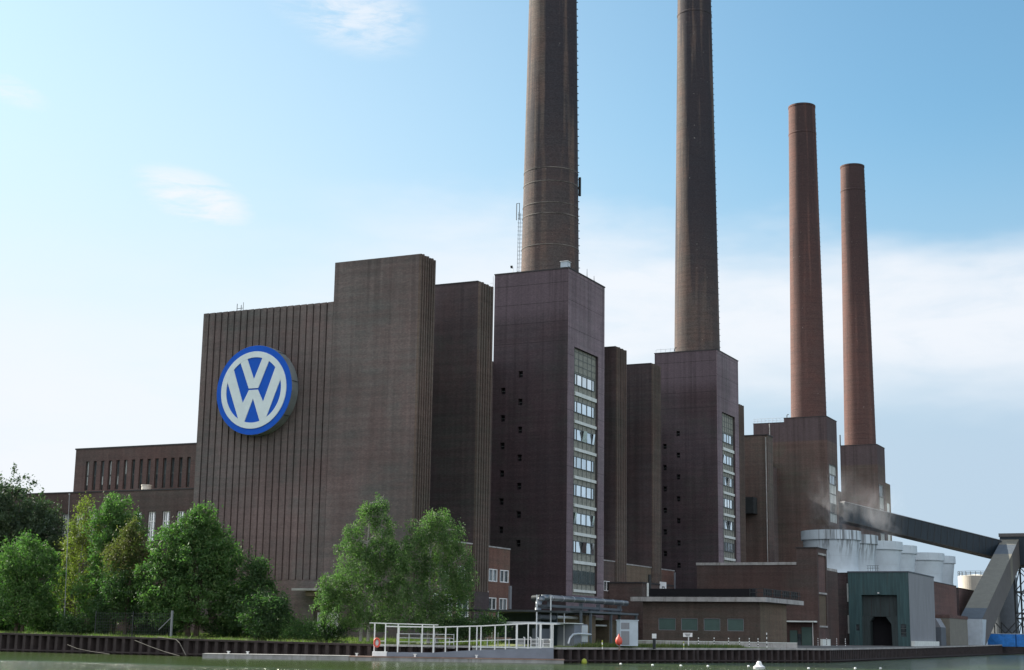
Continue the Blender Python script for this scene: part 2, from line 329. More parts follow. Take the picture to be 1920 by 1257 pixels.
class MB:
    def __init__(s): s.v = []; s.f = []
    def add(s, vs, fs):
        o = len(s.v); s.v += [tuple(p) for p in vs]; s.f += [tuple(i + o for i in q) for q in fs]; return s
    def box(s, x0, x1, y0, y1, z0, z1):
        return s.add([(x0, y0, z0), (x1, y0, z0), (x1, y1, z0), (x0, y1, z0), (x0, y0, z1), (x1, y0, z1), (x1, y1, z1), (x0, y1, z1)],
                     [(0, 3, 2, 1), (4, 5, 6, 7), (0, 1, 5, 4), (1, 2, 6, 5), (2, 3, 7, 6), (3, 0, 4, 7)])
    def quad(s, a, b, c, d): return s.add([a, b, c, d], [(0, 1, 2, 3)])
    def obox(s, c, ax, ay, az_):
        c, ax, ay, az_ = map(Vector, (c, ax, ay, az_))
        P = [c + i * ax + j * ay + k * az_ for k in (-1, 1) for i, j in ((-1, -1), (1, -1), (1, 1), (-1, 1))]
        return s.add(P, [(0, 3, 2, 1), (4, 5, 6, 7), (0, 1, 5, 4), (1, 2, 6, 5), (2, 3, 7, 6), (3, 0, 4, 7)])
    def bar(s, a, b, w_, h=None):
        a, b = Vector(a), Vector(b); d = b - a; L = d.length; d /= L
        up = Vector((0, 0, 1)) if abs(d.z) < 0.95 else Vector((0, 1, 0))
        sd = d.cross(up).normalized(); up = sd.cross(d)
        return s.obox((a + b) / 2, d * L / 2, sd * w_ / 2, up * (h or w_) / 2)
    def tube(s, a, b, r0, r1=None, n=8, caps=True):
        r1 = r0 if r1 is None else r1
        a, b = Vector(a), Vector(b); d = (b - a).normalized()
        up = Vector((0, 0, 1)) if abs(d.z) < 0.95 else Vector((1, 0, 0))
        p = d.cross(up).normalized(); q = d.cross(p)
        vs = [c + rr * (math.cos(t) * p + math.sin(t) * q) for c, rr in ((a, r0), (b, r1)) for t in [2 * math.pi * i / n for i in range(n)]]
        fs = [(i, (i + 1) % n, n + (i + 1) % n, n + i) for i in range(n)]
        if caps: fs += [tuple(range(n))[::-1], tuple(range(n, 2 * n))]
        return s.add(vs, fs)
    def path(s, pts, r, n=6):
        for a, b in zip(pts, pts[1:]): s.tube(a, b, r, r, n)
        return s
    def lathe(s, c, prof, n=48, cap=False):
        vs = [(c[0] + rr * math.cos(2 * math.pi * i / n), c[1] + rr * math.sin(2 * math.pi * i / n), zz) for rr, zz in prof for i in range(n)]
        fs = [(k * n + i, k * n + (i + 1) % n, (k + 1) * n + (i + 1) % n, (k + 1) * n + i) for k in range(len(prof) - 1) for i in range(n)]
        if cap: fs.append(tuple(range((len(prof) - 1) * n, len(prof) * n)))
        return s.add(vs, fs)
    def prism(s, poly, fn0, fn1):
        """poly of 2-D points extruded between two mapping functions"""
        n = len(poly); vs = [fn0(*p) for p in poly] + [fn1(*p) for p in poly]
        return s.add(vs, [tuple(range(n))[::-1], tuple(range(n, 2 * n))] + [(i, (i + 1) % n, n + (i + 1) % n, n + i) for i in range(n)])
    def face(s, kind, c, a0, a1, z0, z1, ops=(), depth=0.4):
        """wall sheet with openings. kind 'A': plane y=c facing -Y, a=x ; 'X': plane x=c facing +X, a=y"""
        us = sorted({a0, a1, *[v for o in ops for v in o[:2]]}); zs = sorted({z0, z1, *[v for o in ops for v in o[2:4]]})
        P = (lambda a, z, d=0: (a, c + d, z)) if kind == 'A' else (lambda a, z, d=0: (c - d, a, z))
        for ua, ub in zip(us, us[1:]):
            for za, zb in zip(zs, zs[1:]):
                mu, mz = (ua + ub) / 2, (za + zb) / 2
                if any(o[0] < mu < o[1] and o[2] < mz < o[3] for o in ops): continue
                s.quad(P(ua, za), P(ub, za), P(ub, zb), P(ua, zb))
        for o in ops:
            a, b_, zl, zh = o[:4]; d = o[4] if len(o) > 4 else depth
            s.quad(P(a, zl), P(a, zl, d), P(a, zh, d), P(a, zh)); s.quad(P(b_, zl, d), P(b_, zl), P(b_, zh), P(b_, zh, d))
            s.quad(P(a, zl), P(b_, zl), P(b_, zl, d), P(a, zl, d)); s.quad(P(a, zh, d), P(b_, zh, d), P(b_, zh), P(a, zh))
        return s
    def block(s, x0, x1, y0, y1, z0, z1, opA=(), opX=(), depth=0.4):
        s.face('A', y0, x0, x1, z0, z1, opA, depth); s.face('X', x1, y0, y1, z0, z1, opX, depth)
        s.quad((x0, y1, z0), (x0, y0, z0), (x0, y0, z1), (x0, y1, z1)); s.quad((x1, y1, z0), (x0, y1, z0), (x0, y1, z1), (x1, y1, z1))
        s.quad((x0, y0, z1), (x1, y0, z1), (x1, y1, z1), (x0, y1, z1)); return s
    def build(s, name, mat, parent=None, loc=None, smooth=False):
        me = bpy.data.meshes.new(name); o = bpy.data.objects.new(name, me); COL.objects.link(o)
        if parent is not None: o.parent = parent; off = wloc(parent)
        else: off = Vector(loc) if loc is not None else Vector((0, 0, 0)); o.location = off
        me.from_pydata([(p[0] - off.x, p[1] - off.y, p[2] - off.z) for p in s.v], [], s.f)
        me.materials.append(M[mat] if isinstance(mat, str) else mat)
        if smooth:
            me.polygons.foreach_set('use_smooth', [True] * len(me.polygons))
        me.update(); return o

def tag(o, label=None, cat=None, group=None, kind=None):
    if label: o['label'] = label
    if cat: o['category'] = cat
    if group: o['group'] = group
    if kind: o['kind'] = kind
    return o
def thing(name, label, cat, loc, group=None):
    o = bpy.data.objects.new(name, None); COL.objects.link(o); o.location = loc; o.empty_display_size = 0.5
    return tag(o, label, cat, group)
def copy_tree(o, parent=None):
    c = o.copy(); COL.objects.link(c); c.parent = parent
    for ch in list(o.children): copy_tree(ch, c)
    return c
def clone(root, delta, label):
    c = copy_tree(root); c.location = root.location + Vector(delta); c['label'] = label; return c

GZ = 1.65
# ------------------------------------------------------------------ terrain and water
BANK = [(-420, 126, 2.1), (-150, 121.5, 2.0), (-116, 120.9, 1.85), (-92, 120.3, 1.6), (-72, 121.5, 1.42), (-58.3, 132.5, 1.36),
        (-51, 150, 1.42), (-44.5, 165.8, 1.5), (-42.6, 171, 1.5), (-45, 232, 1.62), (-48.3, 320, 1.95), (-50, 391, 2.35), (-60, 608, 3.0), (-90, 1100, 3.6)]
mb = MB()
n = len(BANK)
front = [(x, y, z - 0.02) for x, y, z in BANK]
back = []
for i, (x, y, z) in enumerate(BANK):
    back.append((min(x - 14, -60) if y > 160 else x - 2, max(y + 12, 134) if y < 160 else y + 4, GZ if y < 300 else z))
far = [(-900, 300, 2.0), (-800, 420, 2.0), (-700, 500, 2), (-600, 600, 2), (-560, 700, 2), (-520, 760, 2), (-500, 800, 2), (-480, 850, 2), (-460, 900, 2), (-440, 1000, 2), (-430, 1100, 2.2), (-420, 1200, 2.6), (-410, 1300, 3), (-400, 1500, 3.4)]
ring = [(-5000, 140, 2), (-5000, 2000, 2), (-4500, 4000, 2), (-3800, 5000, 2), (-3000, 6000, 2), (-2500, 6500, 2), (-2200, 6800, 2), (-1900, 7000, 2), (-1700, 7000, 2), (-1500, 7000, 2.5), (-1200, 7000, 2.5), (-900, 7000, 2.5), (-500, 7000, 3), (-90, 7000, 3.4)]
vs = front + back + far + ring
fs = [(k * n + i, k * n + i + 1, (k + 1) * n + i + 1, (k + 1) * n + i) for k in range(3) for i in range(n - 1)]
tag(mb.add(vs, [q[::-1] for q in fs]).build('ground', 'ground'), kind='structure')
tag(MB().quad((-6000, -3000, 0), (6000, -3000, 0), (6000, 8000, 0), (-6000, 8000, 0)).build('water', 'water'), kind='structure')

# sheet-pile quay wall
qw = thing('quay_wall', 'dark corrugated sheet pile wall holding the bank above the water', 'wall', (-72, 121.5, 0))
prof = [(0.0, 0.0), (0.34, 0.0), (0.46, 0.55), (0.88, 0.55), (0.98, 0.0)]
pts = []
carry = 0.0
for (xa, ya, za), (xb, yb, zb) in zip(BANK[:-1], BANK[1:]):
    A = Vector((xa, ya)); B = Vector((xb, yb)); L = (B - A).length; d = (B - A) / L; nn_ = Vector((-d.y, d.x))  # inland
    k = 0; pitch_ = 1.08 if ya < 400 else 6
    t = 0.0
    while t < L:
        for px_, dep in prof[:4]:
            tt = t + px_ * pitch_ / 1.08
            if tt <= L:
                q = A + d * tt + nn_ * dep; pts.append((q.x, q.y, za + (zb - za) * tt / L))
        t += pitch_
mb = MB()
for (x, y, z) in pts: mb.v += [(x, y, -1.2), (x, y, z - 0.10)]
for i in range(len(pts) - 1): mb.f.append((2 * i, 2 * i + 2, 2 * i + 3, 2 * i + 1))
mb.build('sheet_piles', 'pile', qw)
mb = MB(); mr = MB()
for (xa, ya, za), (xb, yb, zb) in zip(BANK[:-1], BANK[1:]):
    d = Vector((xb - xa, yb - ya)).normalized(); nx, ny = -d.y, d.x
    tgt = mb if xa >= -75 else mr
    for o0, o1, h0, h1 in ((-0.06, 0.55, -0.14, 0.04),):
        tgt.add([(xa + nx * o0, ya + ny * o0, za + h0), (xb + nx * o0, yb + ny * o0, zb + h0), (xb + nx * o1, yb + ny * o1, zb + h0), (xa + nx * o1, ya + ny * o1, za + h0),
                (xa + nx * o0, ya + ny * o0, za + h1), (xb + nx * o0, yb + ny * o0, zb + h1), (xb + nx * o1, yb + ny * o1, zb + h1), (xa + nx * o1, ya + ny * o1, za + h1)],
               [(0, 1, 5, 4), (4, 5, 6, 7), (1, 2, 6, 5), (3, 0, 4, 7), (2, 3, 7, 6)])
mb.build('cap_beam', 'concrete', qw); mr.build('cap_beam', 'pile', qw)
mb = MB()
mb2 = MB()
for (xa, ya, za), (xb, yb, zb) in zip(BANK[1:-3], BANK[2:-2]):
    d = Vector((xb - xa, yb - ya)).normalized(); nx, ny = -d.y, d.x
    mb.bar((xa - nx * 0.05, ya - ny * 0.05, 0.22), (xb - nx * 0.05, yb - ny * 0.05, 0.22), 0.12, 0.14)
mb.build('waling_beam', 'pile', qw)

# ------------------------------------------------------------------ turbine hall with the sign
hall = thing('turbine_hall', 'huge dark brick hall with ribbed wall carrying the round blue sign', 'building', (-97, 150, GZ))
mb = MB()
mb.block(-112, -93.4, 146.75, 400, GZ - 1, 39.85)
mb.box(-112, -93.4, 146.4, 146.75, GZ - 1, 8.2) if False else None
mb.build('hall_wall', 'brick_sign', hall)
mb = MB(); mb.face('A', 146.4, -112, -93.4, GZ - 1, 8.2, [(-94.6, -91.0 - 2.4, GZ - 0.9, 5.25)], 0.34)
mb.quad((-112, 146.4, 8.2), (-93.4, 146.4, 8.2), (-93.4, 146.75, 8.2), (-112, 146.75, 8.2)); mb.quad((-112, 146.75, GZ - 1), (-112, 146.4, GZ - 1), (-112, 146.4, 8.2), (-112, 146.75, 8.2))
mb.build('plinth', 'brick_sign', hall)
mb = MB()
xx = -112.0
while xx < -93.6:                       # brick ribs, dark slots between them
    x1 = min(xx + 0.81, -93.42)
    mb.add([(xx, 146.40, 8.2), (x1, 146.30, 8.2), (x1, 146.75, 8.2), (xx, 146.75, 8.2), (xx, 146.40, 40.02), (x1, 146.30, 40.02), (x1, 146.75, 40.02), (xx, 146.75, 40.02)],
           [(0, 1, 5, 4), (1, 2, 6, 5), (3, 0, 4, 7), (4, 5, 6, 7)])
    xx += 0.93
mb.build('ribs', 'brick_sign', hall)
mb = MB(); mb.block(-93.4, -82.25, 146.15, 149.9, GZ - 1, 44.6, [(-93.2, -91.2, GZ - 0.9, 5.25, 0.8)]); mb.build('corner_tower', 'brick_sign', hall)
def ridges(mb, y0, y1, z0, z1, n=7, step=True):
    p = (y1 - y0) / n
    for i in range(n):
        mb.box(-82.25, -81.98, y0 + i * p, y0 + i * p + p * 0.52, z0, z1 + (0.08 if i % 2 else 0.0))
mb = MB(); ridges(mb, 146.15, 149.9, 7.4, 44.6); mb.build('ridges', 'brick_ridge', hall)
mb = MB(); mb.box(-82.25, -82.0, 146.15, 149.9, GZ - 1, 7.4); mb.build('ridge_base', 'brick_sign', hall)
mb = MB(); mb.box(-96.2, -88.5, 144.2, 146.1, 6.95, 7.2); mb.build('canopy', 'concrete', hall)
mb = MB(); mb.box(-94.6, -88.9, 144.6, 146.1, 6.35, 6.93); mb.build('canopy_beam', 'brick_tan', hall)
mb = MB(); mb.box(-94.3, -91.3, 146.74, 146.9, GZ - 0.3, 4.6); mb.build('door', 'white', hall)
mb = MB(); mb.tube((-107.5, 146.9, 39.9), (-107.5, 146.9, 41.0), 0.04); mb.tube((-106.9, 146.9, 39.9), (-106.9, 146.9, 40.8), 0.04); mb.tube((-106.6, 146.9, 39.9), (-106.6, 146.9, 41.1), 0.03); mb.bar((-107.5, 146.9, 40.4), (-106.6, 146.9, 40.4), 0.05)
mb.build('roof_rods', 'darksteel', hall)
mb = MB()
mb.box(-111.9, -93.5, 150.1, 399, 39.86, 40.0); mb.build('roof', 'roof', hall)

# the round sign
SC = Vector((-103.15, 145.0, 30.0)); SR = 5.28
sg = thing('round_sign', 'round blue and white car maker emblem sign on the ribbed wall', 'sign', (SC.x, SC.y + 1.3, SC.z))
N = 72
def circ(rad, N=N): return [(rad * math.cos(2 * math.pi * i / N), rad * math.sin(2 * math.pi * i / N)) for i in range(N)]
def pl(yy): return lambda a, c: (SC.x + a, yy, SC.z + c)
MB().prism(circ(SR), pl(SC.y + 0.05), pl(SC.y + 1.32)).build('drum', 'drum', sg)
MB().prism(circ(SR * 0.995), pl(SC.y), pl(SC.y + 0.05)).build('disc', 'blue', sg)
mb = MB(); o_ = circ(SR * 0.862); i_ = circ(SR * 0.728)
for k in range(N):
    j = (k + 1) % N; a, b_, c_, d_ = o_[k], o_[j], i_[j], i_[k]
    F_, G_ = pl(SC.y - 0.10), pl(SC.y)
    mb.quad(F_(*a), F_(*b_), F_(*c_), F_(*d_)); mb.quad(F_(*a), G_(*a), G_(*b_), F_(*b_)); mb.quad(F_(*d_), F_(*c_), G_(*c_), G_(*d_))
mb.build('emblem_ring', 'emblem', sg)
V_ = [(-.385, .64), (-.215, .735), (0, .235), (.215, .735), (.385, .64), (.125, .035), (-.125, .035)]
W_ = [(-.575, .53), (-.27, -.28), (-.118, 0), (.118, 0), (.27, -.28), (.575, .53), (.73, .27), (.345, -.69), (.22, -.745), (0, -.19), (-.22, -.745), (-.345, -.69), (-.73, .27)]
for nm, poly in (('letter_v', V_), ('letter_w', W_)):
    me = MB(); me.prism([(a * SR, c * SR) for a, c in poly], pl(SC.y - 0.085), pl(SC.y)); me.build(nm, 'emblem', sg)
for k in range(8):
    a = 2 * math.pi * (k + .2) / 8; MB().bar((SC.x + (SR + .01) * math.cos(a), SC.y + 0.1, SC.z + (SR + .01) * math.sin(a)), (SC.x + (SR + .01) * math.cos(a), SC.y + 1.3, SC.z + (SR + .01) * math.sin(a)), 0.06).build('seam', 'darksteel', sg)
MB().box(SC.x - 2.4, SC.x + 2.4, SC.y + 1.3, 146.3, SC.z - 2, SC.z + 2).build('mounting_frame', 'darksteel', sg)

# ------------------------------------------------------------------ office wings on the left
wing = thing('office_wing', 'upper brick office wing with a row of narrow slot windows', 'building', (-128, 156, 19))
slots = [(-137.0 + i * 1.262 - 0.28 + 0.2, -137.0 + i * 1.262 + 0.28 + 0.2, 20.2, 24.0) for i in range(14)]
mb = MB(); mb.block(-138.9, -112.0, 156, 172, GZ, 25.6, slots, (), 0.45); mb.build('wall', 'brick_low', wing)
MB().box(-139.0, -112.0, 155.92, 172.1, 25.6, 25.78).build('coping', 'coping', wing)
pane_shine = {0: 'both', 3: 'both', 2: 'low', 4: 'low', 5: 'up', 8: 'dimlow'}  # panes whose reflection is painted in as plain white
for i, s_ in enumerate(slots):
    fr = MB().box(s_[0], s_[1], 156.30, 156.36, 22.02, 22.2).box(s_[0], s_[0] + .05, 156.28, 156.36, 20.2, 24.0).box(s_[0] + .26, s_[0] + .30, 156.28, 156.36, 20.2, 24.0).build('window', 'frame', wing)
    for q, (za, zb) in enumerate(((20.9, 22.0), (22.2, 24.0))):
        l = pane_shine.get(i); on = l == 'both' or (l == 'low' and q == 0) or (l == 'up' and q == 1)
        MB().quad((s_[0], 156.4, za), (s_[1], 156.4, za), (s_[1], 156.4, zb), (s_[0], 156.4, zb)).build('pane', 'whiteband' if on else 'glassdark', fr)
    MB().quad((s_[0], 156.42, 20.2), (s_[1], 156.42, 20.2), (s_[1], 156.42, 20.9), (s_[0], 156.42, 20.9)).build('panel', 'coping', fr)
low = thing('low_wing', 'long brick wing behind the trees with tall white framed windows', 'building', (-128, 147.5, GZ))
wins = [(x - 0.58, x + 0.58, 12.9, 16.4) for x in (-136.6, -134.35, -132.2, -130.0, -127.8, -125.5, -123.3, -121.0, -118.9, -116.75, -114.6)]
mb = MB(); mb.block(-400, -112.0, 147.5, 156.0, GZ - 1, 18.95, wins, (), 0.35); mb.build('wall', 'brick_low', low)
MB().box(-400, -112.02, 147.42, 147.62, 18.95, 19.1).build('coping', 'coping', low)
MB().box(-400, -112.02, 147.63, 155.98, 18.96, 19.02).build('roof', 'roof', low)
for s_ in wins:
    fr = MB()
    for q in (0, 0.32, 0.68, 1.0): xq = s_[0] + (s_[1] - s_[0] - 0.1) * q; fr.box(xq, xq + 0.1, 147.7, 147.78, 12.9, 16.4)
    for zq in (12.9, 14.1, 15.2, 16.3): fr.box(s_[0], s_[1], 147.72, 147.77, zq, zq + 0.1)
    fo = fr.build('window', 'white', low)
    MB().quad((s_[0], 147.84, 12.9), (s_[1], 147.84, 12.9), (s_[1], 147.84, 16.4), (s_[0], 147.84, 16.4)).build('pane', 'glass', fo)
vent = thing('roof_vent', 'small round white vent on the low wing roof', 'vent', (-122.8, 151, 19.0))
MB().lathe((-122.8, 151), [(0.60, 19.0), (0.60, 19.90), (0.66, 19.92), (0.66, 20.05), (0.1, 20.1)], 20, True).build('hood', 'cream', vent, smooth=False)
MB().lathe((-122.8, 151), [(0.62, 19.0), (0.62, 19.12), (0.55, 19.13)], 20).build('base', 'concrete', vent)

# ------------------------------------------------------------------ buttress towers
def buttress(y0, y1, top, label, base=7.4):
    b_ = thing('buttress', label, 'buttress', (-88, (y0 + y1) / 2, GZ), 'ribbed brick buttresses of the boiler house')
    MB().block(-94.5, -82.25, y0, y1, GZ - 1, top).build('wall', 'brick_fin', b_)
    mb = MB(); ridges(mb, y0, y1, base, top, 6); mb.build('ridges', 'brick_ridge', b_)
    MB().box(-82.25, -82.0, y0, y1, GZ - 1, base).build('base', 'brick_fin', b_)
    MB().box(-94.5, -82.3, y0 - 0.06, y1 + 0.06, top, top + 0.14).build('coping', 'coping', b_)
    return b_
buttress(161.0, 164.95, 44.6, 'ribbed brick buttress just left of the nearest boiler tower')
buttress(206.1, 210.1, 44.5, 'ribbed brick buttress just right of the nearest boiler tower')
buttress(221.1, 224.9, 44.5, 'ribbed brick buttress just left of the second boiler tower')
buttress(266.0, 269.2, 44.5, 'narrow brick buttress peeping out behind the second boiler tower')
b5 = thing('brick_block', 'plain lower brick block between second and third boiler towers', 'building', (-88, 300, GZ))
MB().block(-95, -82, 284.0, 287.6, GZ - 1, 41.0).build('wall', 'brick_far', b5)
MB().box(-95.1, -81.9, 283.9, 287.7, 41.0, 41.2).build('coping', 'coping', b5)
MB().box(-86.8, -84.2, 281.5, 284.0, 25.9, 29.0).build('duct_box', 'darksteel', b5)
MB().tube((-82.3, 283.85, 10), (-82.3, 283.85, 40.6), 0.1).build('downpipe', 'concrete', b5)

# ------------------------------------------------------------------ boiler towers
def floor_windows(T, ybase, wA, z_list, opened, X=-82.42, last=True):
    """window strips, spandrels and white bands inside the recess; ybase..ybase+wA"""
    y0, y1 = ybase, ybase + wA
    zb, zt = 8.3, 41.6
    MB().quad((X, y0 - 2.2, zb - .4), (X, y1 + 0.02, zb - .4), (X, y1 + 0.02, zt + .1), (X, y0 - 2.2, zt + .1)).build('recess_wall', 'spandrel', T)
    # grid of slender ribs on the infill
    gm = MB()
    for i in range(6):
        yy = y0 + (y1 - y0) * i / 5; gm.box(X, X + 0.05, yy - 0.04, yy + 0.04, zb, zt)
    for k in range(4): gm.box(X, X + 0.048, y0, y1, 38.35 + k * 0.95, 38.43 + k * 0.95)
    gm.build('panel_grid', 'frame', T)
    cuts = [(0, .095), (.115, .325), (.35, .56), (.585, .795), (.82, .915)]
    for fi, ztop in enumerate(z_list):
        zl = ztop - 1.5
        fr = MB().box(X, X + 0.12, y0, y0 + wA * .93, ztop - 0.04, ztop + 0.06).box(X, X + 0.12, y0, y0 + wA * .93, zl - 0.06, zl + 0.04)
        edges = [c for ab in cuts for c in ab]
        for e in [0.0] + [(cuts[i][1] + cuts[i + 1][0]) / 2 for i in range(4)] + [.925]:
            fr.box(X, X + 0.12, y0 + wA * e - 0.07, y0 + wA * e + 0.07, zl, ztop)
        fo = fr.build('window', 'frame', T)
        for ci, (a, b_) in enumerate(cuts):
            ya, yb = y0 + wA * a, y0 + wA * b_; k = (fi, ci)
            if k in opened:
                MB().quad((X + .03, ya, zl), (X + .03, yb, zl), (X + .03, yb, ztop), (X + .03, ya, ztop)).build('opening', 'black', fo)
                t_ = 0.3 * opened[k]
                MB().quad((X + .10, ya, zl), (X + .10, yb - .05, zl), (X + .10 + abs(t_), yb - .22 * (yb - ya), ztop), (X + .10 + abs(t_), ya, ztop)).build('open_casement', 'glass', fo)
            else:
                MB().quad((X + .06, ya, zl), (X + .06, yb, zl), (X + .06, yb, ztop), (X + .06, ya, ztop)).build('pane', 'glass', fo)
        MB().box(X, X + 0.22, y0 - .02, y1 + .02, ztop - 3.03, ztop - 2.62 if fi else ztop - 2.5).build('white_band', 'whiteband', T)
    if last:
        gl = MB()
        fr = MB()
        for i in range(4): gl.quad((X + .04, y0 + wA * i / 4 + .06, 9.5), (X + .04, y0 + wA * (i + 1) / 4 - .06, 9.5), (X + .04, y0 + wA * (i + 1) / 4 - .06, 11.2), (X + .04, y0 + wA * i / 4 + .06, 11.2)); fr.box(X, X + .1, y0, y0 + wA, 9.4, 9.48) if i == 0 else None; fr.box(X, X + .1, y0 + wA * i / 4 - .04, y0 + wA * i / 4 + .04, 9.4, 11.3)
        MB().box(X, X + 0.22, y0 - .02, y1 + .02, 8.3, 8.65).build('white_band', 'whiteband', T)
        fo = fr.build('window', 'frame', T); gl.build('pane', 'glassdim', fo)

ZL = [38.1 - 3.83 * k for k in range(7)]
def boiler_tower(y0, y1, xl, label, sq, win, opened, mat='brick_tower', top=52.35):
    T = thing('boiler_tower', label, 'tower', (-88, (y0 + y1) / 2, GZ), 'boiler house towers under the chimneys')
    sqo = [(x - .33, x + .33, z - .45, z + .45) for x, z in sq]
    wy0, ww = win
    MB().block(xl, -82.06, y0, y1, GZ - 1, top, sqo, [(wy0, wy0 + ww, 7.9, 41.7, 0.45)], 0.5).build('wall', mat, T)
    MB().face('X', -82, y0, y1, GZ - 1, top, [(wy0, wy0 + ww, 7.9, 41.7, 0.05)]).quad((-82.06, y0, GZ - 1), (-82, y0, GZ - 1), (-82, y0, top), (-82.06, y0, top)).build('front_wall', 'frontclad', T)
    for o in sqo:
        fo = MB().box(o[0], o[1], y0 + .38, y0 + .44, (o[2] + o[3]) / 2 - .03, (o[2] + o[3]) / 2 + .03).build('window', 'frame', T)
        MB().quad((o[0], y0 + .45, o[2]), (o[1], y0 + .45, o[2]), (o[1], y0 + .45, o[3]), (o[0], y0 + .45, o[3])).build('pane', 'black', fo)
    yp = wy0 * 1.0051; floor_windows(T, yp, wy0 + ww - yp - .02, ZL, opened)
    MB().box(xl - .06, -81.92, y0 - .08, y1 + .08, top, top + .16).build('coping', 'coping', T)
    return T
sq1 = [(-89.15, 37.9 - 3.87 * k) for k in range(7)] + [(-91.8, 35.7 - 3.83 * k) for k in range(7)]
T1 = boiler_tower(187.9, 201.0, -93.4, 'nearest tall brick boiler tower with a strip of bright windows', sq1, (190.0, 8.7), {(2, 2): 1, (2, 4): .8, (5, 0): .8, (5, 4): .8, (6, 2): 1, (6, 4): .6})
sq2 = [(-89.25, 37.8 - 3.83 * k) for k in range(7)] + [(-91.75, 35.6 - 3.75 * k) for k in range(7)]
T2 = boiler_tower(253.2, 265.7, -93.6, 'second brick boiler tower from the left with strip of windows', sq2, (255.9, 7.5), {(2, 2): 1, (4, 2): 1.2, (1, 0): .6})

def far_tower(y0, y1, xl, top, wy0, wy1, wz0, wz1, label, floors):
    T = thing('boiler_tower', label, 'tower', (-88, (y0 + y1) / 2, GZ), 'boiler house towers under the chimneys')
    MB().block(xl, -82, y0, y1, GZ - 1, top, (), [(wy0, wy1, wz0, wz1, .25)]).build('wall', 'brick_far', T)
    MB().box(xl - .06, -81.92, y0 - .08, y1 + .08, top, top + .16).build('coping', 'coping', T)
    hh = (wz1 - wz0) / floors
    for k in range(floors):
        za = wz0 + hh * k; zb = za + hh
        fr = MB().box(-82.25, -82.1, wy0, wy1, zb - .25, zb)
        for q in range(6): yy = wy0 + (wy1 - wy0) * q / 5; fr.box(-82.25, -82.12, yy - .05, yy + .05, za, zb)
        fo = fr.build('window', 'frame', T)
        MB().quad((-82.2, wy0, za), (-82.2, wy1, za), (-82.2, wy1, zb), (-82.2, wy0, zb)).build('pane', 'glass' if k in (1, 4) else 'whiteband', fo)
    return T
T3 = far_tower(330.7, 339.8, -91.6, 50.95, 332.0, 338.4, 27.9, 40.7, 'third brick boiler tower rising behind the white cooling towers', 6)
MB().block(-98.7, -91.6, 330.75, 339.8, GZ - 1, 50.0).build('side_block', 'brick_far', T3)
MB().box(-98.75, -91.66, 330.7, 339.8, 50.0, 50.15).build('coping', 'coping', T3)
MB().tube((-94.9, 330.6, 46.5), (-94.9, 330.6, 49.9), .12).build('downpipe', 'concrete', T3)
mb = MB()
for i in range(9): mb.tube((-98.6 + i * .86, 331, 50.15), (-98.6 + i * .86, 331, 51.15), .03, n=5)
for zz in (50.65, 51.15): mb.tube((-98.6, 331, zz), (-91.7, 331, zz), .03, n=5)
mb.build('railing', 'galv', T3)
MB().block(-100.5, -94.4, 300, 330.7, GZ - 1, 41.2).build('rear_block', 'brick_far', T3)
T4 = far_tower(381.4, 390.2, -91.3, 50.7, 382.4, 387.8, 26.0, 41.0, 'farthest and smallest brick boiler tower on the right', 5)
MB().block(-90, -82.0, 390.2, 395.7, GZ - 1, 42.0, (), [(391, 394.5, 12, 37, .2)]).build('side_block', 'brick_tan', T4)
MB().box(-90, -82.12, 391, 394.5, 12, 37).build('window', 'whiteband', T4)
MB().tube((-91.2, 381.3, 50.7), (-91.2, 381.3, 53.5), .15).build('vent_pipe', 'darksteel', T4)
dome = thing('roof_dome', 'small pale rounded vent hood behind the third tower roof', 'vent', (-96.5, 318, 41.2))
MB().lathe((-96.8, 318), [(1.8, 41.2), (1.8, 42.4), (1.6, 43.2), (1.0, 43.9), (0.2, 44.15)], 20, True).build('hood', 'galv', dome, smooth=True)
MB().lathe((-96.8, 318), [(1.95, 41.2), (1.95, 41.45), (1.8, 41.46)], 20).build('base', 'concrete', dome)

# ------------------------------------------------------------------ chimneys
def chimney(cx, cy, zb, rb, rt, mat, label, ladder_side, bands=()):
    T = thing('chimney', label, 'chimney', (cx, cy, zb), 'tall round brick chimneys on the boiler towers')
    zt = 125.3; rr = lambda z: rb + (rt - rb) * (z - zb) / (zt - zb)
    prof = [(rr(z), z) for z in np.linspace(zb, zt, 18)]
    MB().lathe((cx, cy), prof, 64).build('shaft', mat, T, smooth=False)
    sh = T.children[0]
    sh.data.polygons.foreach_set('use_smooth', [True] * len(sh.data.polygons))
    MB().lathe((cx, cy), [(rr(zt - 7), zt - 7.1), (rr(zt - 7) + .07, zt - 7.0), (rr(zt - 7) + .07, zt - 6.75), (rr(zt - 7), zt - 6.65)], 64).build('ring', mat, T)
    MB().lathe((cx, cy), [(rr(zt), zt - .45), (rr(zt) + .08, zt - .4), (rr(zt) + .08, zt + .02), (rr(zt) - .5, zt + .02), (rr(zt) - .5, zt - 3)], 64).build('rim', mat, T)
    for z in bands:
        MB().lathe((cx, cy), [(rr(z) + .01, z - .07), (rr(z) + .05, z - .05), (rr(z) + .05, z + .05), (rr(z) + .01, z + .07)], 64).build('iron_band', 'ironband', T)
    # climbing irons down the side away from the sun
    a = ladder_side; mb = MB(); z = zb + 1
    ca, sa = math.cos(a), math.sin(a)
    while z < zt - 1:
        q = rr(z); mb.box(cx + ca * q - .02, cx + ca * (q + .16) + .02, cy + sa * q - .12, cy + sa * q + .12, z, z + .05) if abs(ca) > .5 else None
        z += 1.1
    for off in ():
        mb.tube((cx + ca * (rr(zb) + .25) - sa * off, cy + sa * (rr(zb) + .25) + ca * off, zb), (cx + ca * (rr(zt) + .25) - sa * off, cy + sa * (rr(zt) + .25) + ca * off, zt - 1), .035, n=5)
    mb.build('ladder', 'darksteel', T)
    return T, rr
CR = math.atan2(0.43, 0.9)
